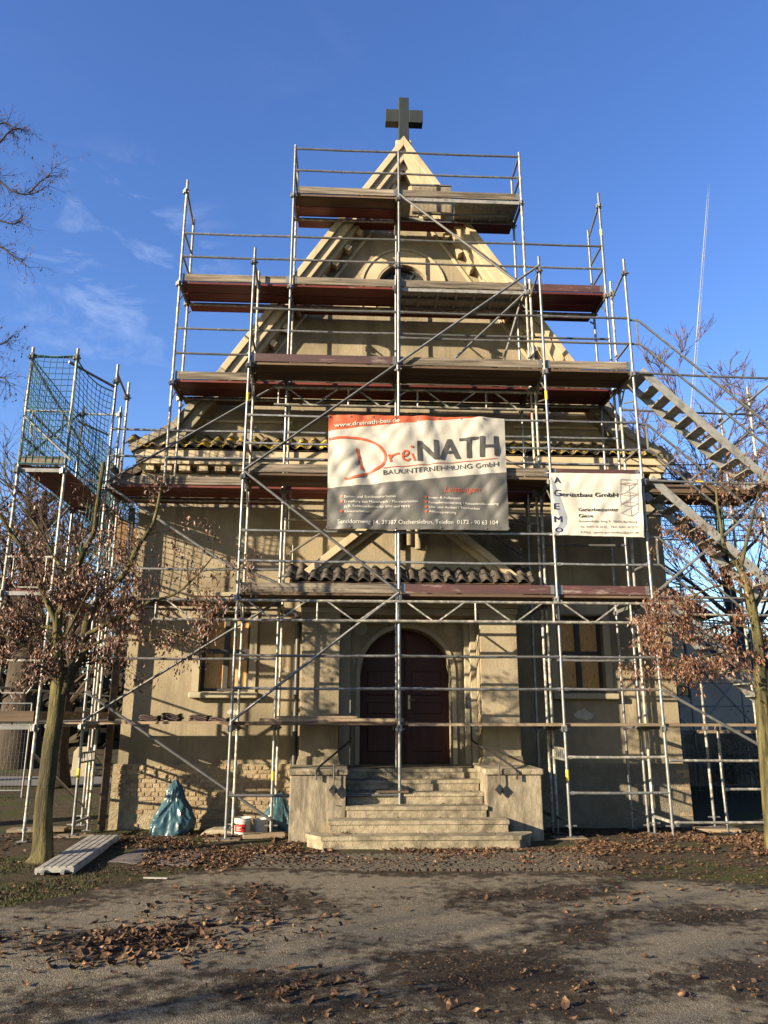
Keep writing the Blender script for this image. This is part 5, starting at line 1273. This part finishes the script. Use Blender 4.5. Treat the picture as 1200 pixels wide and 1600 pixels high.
# distant wood closing the horizon
wd = MB(); rg = random.Random(55)
for k in range(2600):
    if k % 2: x, y = rg.uniform(-75,-6), rg.uniform(48,70)
    else: x, y = rg.uniform(6,75), rg.uniform(46,70)
    h = rg.uniform(2,11); b = Vector((x,y,-.12))
    wd.tube([b, b+Vector((rg.gauss(0,.3),0,h*.5)), b+Vector((rg.gauss(0,.8),0,h))], [.11,.07,.03], 3, False)
    for j in range(7):
        p = b+Vector((0,0,h*rg.uniform(.2,.9))); d = Vector((rg.gauss(0,1), rg.gauss(0,1), rg.uniform(.2,1.2))).normalized()*rg.uniform(.8,2.6)
        wd.tube([p, p+d*.5+Vector((0,0,.1)), p+d], [.045,.03,.018], 3, False)
for k in range(26000):
    x = rg.choice((rg.uniform(-70,-6), rg.uniform(6,70))); y = rg.uniform(44,62); z = abs(rg.gauss(0,2.6)); s = rg.uniform(.15,.4); c = Vector((x,y,z-.1)); a = Vector((rg.gauss(0,1),rg.gauss(0,1),rg.gauss(0,1))).normalized()*s; e = a.orthogonal().normalized()*s*.6
    wd.add([c-a-e, c+a-e, c+a+e, c-a+e], [(0,1,2,3)])
o = wd.build('distant_wood', mat('wood_mass', (.045,.038,.026), (.026,.022,.016), scale=.5, rough=1, spec=0)); o['kind'] = 'stuff'; _set(o, 'distant bare wood closing the horizon behind the cemetery lawn', 'wood')

# ------------------------------------------------------------------ right background: annex, railing; left background: fence, gravestone
an = thing('annex_building', 'pale annex with slate roof in shade behind the stair tower', 'building', (12,22,-.1))
AXL, AXR, AY = 6.4, 10.4, 22.0
MB().box(AXL, AXR, AY, AY+6, 1.35, 4.6).build('wall', PALEWALL, an); MB().box(AXL-.01, 17, AY-.05, AY+5.9, -.3, 1.35).build('base_wall', mat('dark_base', (.12,.095,.06), (.07,.055,.034), scale=3, rough=1), an)
MB().box(AXR+.002, 16.9, AY+.3, AY+5, 1.35, 3.15).build('low_wing_wall', PALEWALL, an)
m = MB(); m.add([(AXL-.3,AY-.4,4.5),(AXR+.3,AY-.4,4.5),(AXR-1.2,AY+3,6.9),(AXL-.3,AY+3,6.9),(AXL-.3,AY+6.4,4.5),(AXR+.3,AY+6.4,4.5)], [(0,1,2,3),(1,5,2),(3,2,5,4),(0,3,4),(0,4,5,1)]); m.build('roof', SLATE, an)
m = MB(); m.add([(AXR+.01,AY+.0,3.1),(17.2,AY+.0,3.1),(17.2,AY+3,4.3),(AXR+.01,AY+3,4.3),(17.2,AY+5.4,3.1),(AXR+.01,AY+5.4,3.1)], [(0,1,2,3),(1,4,2),(3,2,4,5),(0,3,5),(0,5,4,1)]); m.build('low_wing_roof', SLATE, an)
for x in (7.2, 8.95):
    wn_ = MB().box(x, x+.8, AY-.03, AY+.05, 2.3, 3.7).build('window', GLASS, an)
    f_ = MB(); f_.box(x-.06, x, AY-.05, AY+.02, 2.24, 3.76); f_.box(x+.8, x+.86, AY-.05, AY+.02, 2.24, 3.76); f_.box(x+.37, x+.43, AY-.045, AY+.02, 2.3, 3.7); f_.box(x, x+.37, AY-.044, AY+.02, 2.95, 3.0); f_.box(x+.43, x+.8, AY-.044, AY+.02, 2.95, 3.0); f_.build('frame', DARKF, wn_)
sa = thing('scaffold', 'dark scaffold standing against the shaded annex behind', 'scaffold', (11,21,-.1), 'scaffold sections round the chapel')
for x in (7.4, 9.2, 11.0, 12.8): 
    for y in (20.6, 21.4): standard(sa, x, y, -.12, 5.4, GALV_D, levels=())
for z in (1.3, 2.0, 2.6, 3.3, 4.2, 4.8):
    for a, b in ((7.4,9.2),(9.2,11.0),(11.0,12.8)): rail(sa, (a,20.6,z), (b,20.6,z), 'ledger', GALV_D)
for a, b in ((7.4,9.2),(9.2,11.0)): brace(sa, (a,20.55,1.3), (b,20.55,3.3)); brace(sa, (b,20.55,1.3), (a,20.55,3.3))
def shrub(x, y, h, seed, lab):
    rg = random.Random(seed); t = thing('shrub', lab, 'shrub', (x, y, -.12), 'shrubs behind the iron railing'); mb = MB(); tips = []
    for k in range(9):
        a = rg.uniform(0,6.28); twigs(mb, rg, Vector((x+.1*math.cos(a), y+.1*math.sin(a), -.12)), Vector((math.cos(a)*.5, math.sin(a)*.5, 1)).normalized(), h*.75, .014, 2, tips, .0, 4, (2,3), .7, 4, .6, .004)
    mb.build('stems', TWIG, t); lf = MB(); leaves(rg, tips, 700, .075, .2, .08, lf); o = lf.build('foliage', mat('evergreen_leaf', (.035,.048,.016), (.02,.03,.01), scale=3, rough=.5), t); o['kind'] = 'stuff'
for x, y, h, sd, lab in ((7.4,19.4,1.3,61,'low evergreen shrub nearest the chapel corner behind the iron railing'),(9.0,19.0,1.0,62,'small evergreen shrub second from the chapel behind the iron railing'),(10.6,19.5,1.5,63,'taller evergreen shrub in the middle behind the iron railing'),(12.3,19.2,1.2,64,'rightmost evergreen shrub behind the iron railing')): shrub(x, y, h, sd, lab)
fe = thing('iron_railing', 'low black iron railing in the shade behind the stair tower', 'railing', (9,17.5,-.1))
for z in (.28, .98): MB().bar((6.4,17.5,z), (14,17.5,z), .02, .035).build('rail', IRON, fe)
bar_me = shared(MB().tube([(0,0,.0),(0,0,1.12)], .009, 5), 'bar', IRON)
x = 6.45
while x < 14: inst(bar_me, 'bar', fe, (x,17.5,-.05)); x += .115
# temporary mesh fence in the left background
ff = thing('site_fence', 'temporary wire mesh fence panel beyond the left scaffold', 'fence', (-9.5,19,-.1))
wm = MB()
for i in range(60): wm.tube([(-12.5+i*.085,19.2,.05),(-12.5+i*.085,19.2,1.95)], .0016, 3, False)
for j in range(10): wm.tube([(-12.5,19.2,.05+j*.21),(-7.4,19.2,.05+j*.21)], .0016, 3, False)
wm.build('mesh', GALV_D, ff)
fm = MB()
for x in (-12.5,-9.95,-7.4): fm.tube([(x,19.2,-.1),(x,19.2,2.0)], .021, 8)
for z in (.05,2.0): fm.tube([(-12.5,19.2,z),(-7.4,19.2,z)], .021, 8)
fm.build('frame', GALV_D, ff)
gs = thing('gravestone', 'pale gravestone on the lawn beyond the left scaffold', 'gravestone', (-8.3,26,-.1))
MB().prism([(-8.55,-.1),(-7.95,-.1),(-7.97,.6),(-8.1,.75),(-8.4,.75),(-8.53,.6)], 25.9, 26.1).build('headstone', SURR, gs, bevel=.02); MB().box(-8.7,-7.8,25.75,26.3,-.15,.03).build('plinth', SURR, gs)

# ------------------------------------------------------------------ contrail high up
d0, d1 = ray(1108,285).normalized(), ray(1080,650).normalized(); A_, B_ = d0*(9000/d0.z), d1*(9000/d1.z)
cmz = bpy.data.materials.new('contrail_vapour'); cmz.use_nodes = True; nt = cmz.node_tree; N = nt.nodes; L = nt.links
b = N['Principled BSDF']; b.inputs['Base Color'].default_value = (.9,.9,.9,1); b.inputs['Roughness'].default_value = 1; b.inputs['Specular IOR Level'].default_value = 0
g_ = N.new('ShaderNodeNewGeometry'); t_ = N.new('ShaderNodeTexNoise'); t_.inputs['Scale'].default_value = .0006; t_.inputs['Detail'].default_value = 4; L.new(g_.outputs['Position'], t_.inputs['Vector'])
r_ = N.new('ShaderNodeMapRange'); r_.inputs['From Min'].default_value = .3; r_.inputs['From Max'].default_value = .7; r_.inputs['To Min'].default_value = .12; r_.inputs['To Max'].default_value = .45; L.new(t_.outputs['Fac'], r_.inputs['Value'])
sx_ = N.new('ShaderNodeSeparateXYZ'); L.new(g_.outputs['Position'], sx_.inputs[0]); fd = N.new('ShaderNodeMapRange'); fd.inputs['From Min'].default_value = A_.y; fd.inputs['From Max'].default_value = A_.y+900; L.new(sx_.outputs['Y'], fd.inputs['Value']); ml = N.new('ShaderNodeMath'); ml.operation = 'MULTIPLY'; L.new(fd.outputs[0], ml.inputs[0]); L.new(r_.outputs[0], ml.inputs[1]); L.new(ml.outputs[0], b.inputs['Alpha'])
m = MB(); n = 24; m.tube([A_.lerp(B_, i/n) for i in range(n+1)], [16+24*i/n for i in range(n+1)], 10, False); o = m.build('contrail', cmz, smooth=True, org=tuple(A_)); _set(o, 'thin white aircraft contrail in the blue sky on the right', 'contrail')

# ------------------------------------------------------------------ fallen leaves
rg = random.Random(77); lm_ = MB()
def fallen(x, y, size):
    z = (max(.016+nz(x,y,.9,.012)+nz(x,y,4,.004), ground_z(x,y)) if y < edge_y(x)-.1 else ground_z(x,y))+rg.uniform(.004,.022)
    a = rg.uniform(0,6.28); L_ = size*rg.choice((rg.uniform(.3,.7), rg.uniform(.6,1.1), rg.uniform(.8,1.3))); w2 = L_*rg.uniform(.3,.65); d = Vector((math.cos(a),math.sin(a),rg.gauss(0,.25))).normalized(); s = Vector((-math.sin(a),math.cos(a),rg.gauss(0,.45))).normalized(); up = d.cross(s); c = Vector((x,y,z)); cu = L_*rg.choice((.03, .08, .16, .28))
    lm_.add([c-d*L_*.5+up*cu, c-d*.1*L_+s*w2*.5+up*cu*.35, c-d*.1*L_, c-d*.1*L_-s*w2*.5+up*cu*.35, c+d*.25*L_+s*w2*.34+up*cu*.3, c+d*.25*L_, c+d*.25*L_-s*w2*.34+up*cu*.3, c+d*.5*L_+up*cu*1.2], [(0,2,1),(0,3,2),(1,2,5,4),(2,3,6,5),(4,5,7),(5,6,7)])
def blocked(x, y): return (-.55 < x < 2.72 and y > 11.28) or (-.82 < x < 2.98 and y > 11.95) or y > 14.1
def scatter(n, fx, fy, size, dens=None):
    k = 0; t = 0
    while k < n and t < n*12:
        t += 1; x, y = fx(), fy()
        if blocked(x, y) or (dens and rg.random() > dens(x, y)): continue
        fallen(x, y, size); k += 1
clump = lambda x, y: min(1, max(0, .5+1.5*noise.noise(Vector((x*.9, y*1.3, 6.2)))+.6*noise.noise(Vector((x*3.1, y*3.1, 1.2)))))
scatter(3600, lambda: rg.uniform(2.2,7.5), lambda: rg.gauss(11.7,.75), .085, clump)
scatter(4200, lambda: rg.uniform(-2.6,3.8), lambda: rg.gauss(10.95,.5), .085, clump)
scatter(1500, lambda: rg.uniform(-3.6,-.6), lambda: rg.uniform(11.4,13.6), .08, clump)
scatter(1300, lambda: rg.uniform(-9,-3.0), lambda: rg.uniform(8.5,18), .08, clump)
for px_, py_, n, sx, sy in ((245,1475,300,.34,.30),(100,1500,90,.5,.22),(45,1470,60,.3,.2),(420,1452,60,.5,.3),(500,1545,40,.35,.18),(330,1440,70,.5,.25),(1080,1540,22,.6,.3),(860,1420,34,.8,.3),(680,1570,26,.5,.25),(1100,1400,70,.8,.35),(380,1400,60,.4,.3)):
    p = U(px_, py_, Z=0); scatter(n, lambda: rg.gauss(p.x,sx), lambda: rg.gauss(p.y,sy), .098)
dd_ = lambda x, y: min(1, max(.03, (dirtf(x, y)-.42)*2.6)) if y < edge_y(x) else .5
scatter(330, lambda: rg.uniform(-3.5,5), lambda: rg.uniform(4.8,10), .062, dd_)
scatter(7500, lambda: rg.uniform(-4,5), lambda: rg.uniform(4.8,10.6), .020, dd_)
scatter(2200, lambda: rg.uniform(-4,5), lambda: rg.uniform(4.8,10.6), .036, dd_)
scatter(800, lambda: rg.uniform(-30,-6), lambda: rg.uniform(15,40), .14)
o = lm_.build('leaf_litter', LITTER); o['kind'] = 'stuff'; _set(o, 'dry brown fallen leaves strewn over forecourt and soil', 'fallen leaves')
# leaves lying on the steps
ls_ = MB(); lm_ = ls_
_g = ground_z
def on_steps(n):
    for _ in range(n):
        y = rg.uniform(11.35,12.9); x = rg.uniform(-.15,2.3)
        z = .155 if y < 11.62 else .315 if y < 11.95 else .47 if y < 12.26 else .63 if y < 12.57 else .785 if y < 12.88 else .935
        k = len(ls_.v); fallen(x, y, .06); dz = z+.012-(sum(v[2] for v in ls_.v[k:])/8)
        for i in range(k, len(ls_.v)): v_ = ls_.v[i]; ls_.v[i] = (v_[0], v_[1], v_[2]+dz+.005)
on_steps(90)
o = ls_.build('step_leaves', LITTER); o['kind'] = 'stuff'; _set(o, 'few dry leaves lying on the entrance steps', 'fallen leaves')
# grass tufts at the left edge and on the far lawn
gr = MB()
for _ in range(9000):
    if _ % 3: x, y = rg.uniform(-5.2,-2.6), rg.uniform(7.8,11.0)
    else: x, y = rg.uniform(-14,-4.3), rg.uniform(11,22)
    if y < edge_y(x)+.02 or noise.noise(Vector((x*.8,y*.8,9))) < -.02: continue
    h = rg.uniform(.012,.032)*(1+.03*y); a = rg.uniform(0,6.28); dx, dy = math.cos(a)*.004*(1+y*.08), math.sin(a)*.004*(1+y*.08); z = ground_z(x,y) if y < 15.5 else gz(x,y)-.012; ex, ey_ = rg.gauss(0,h*.5), rg.gauss(0,h*.5)
    gr.add([(x-dx,y-dy,z),(x+dx,y+dy,z),(x+ex,y+ey_,z+h)], [(0,1,2)])
o = gr.build('grass', mat('winter_grass', (.026,.034,.009), (.05,.05,.018), scale=3, rough=.9, spec=.2)); o['kind'] = 'stuff'; _set(o, 'short sparse winter grass at the left', 'grass')
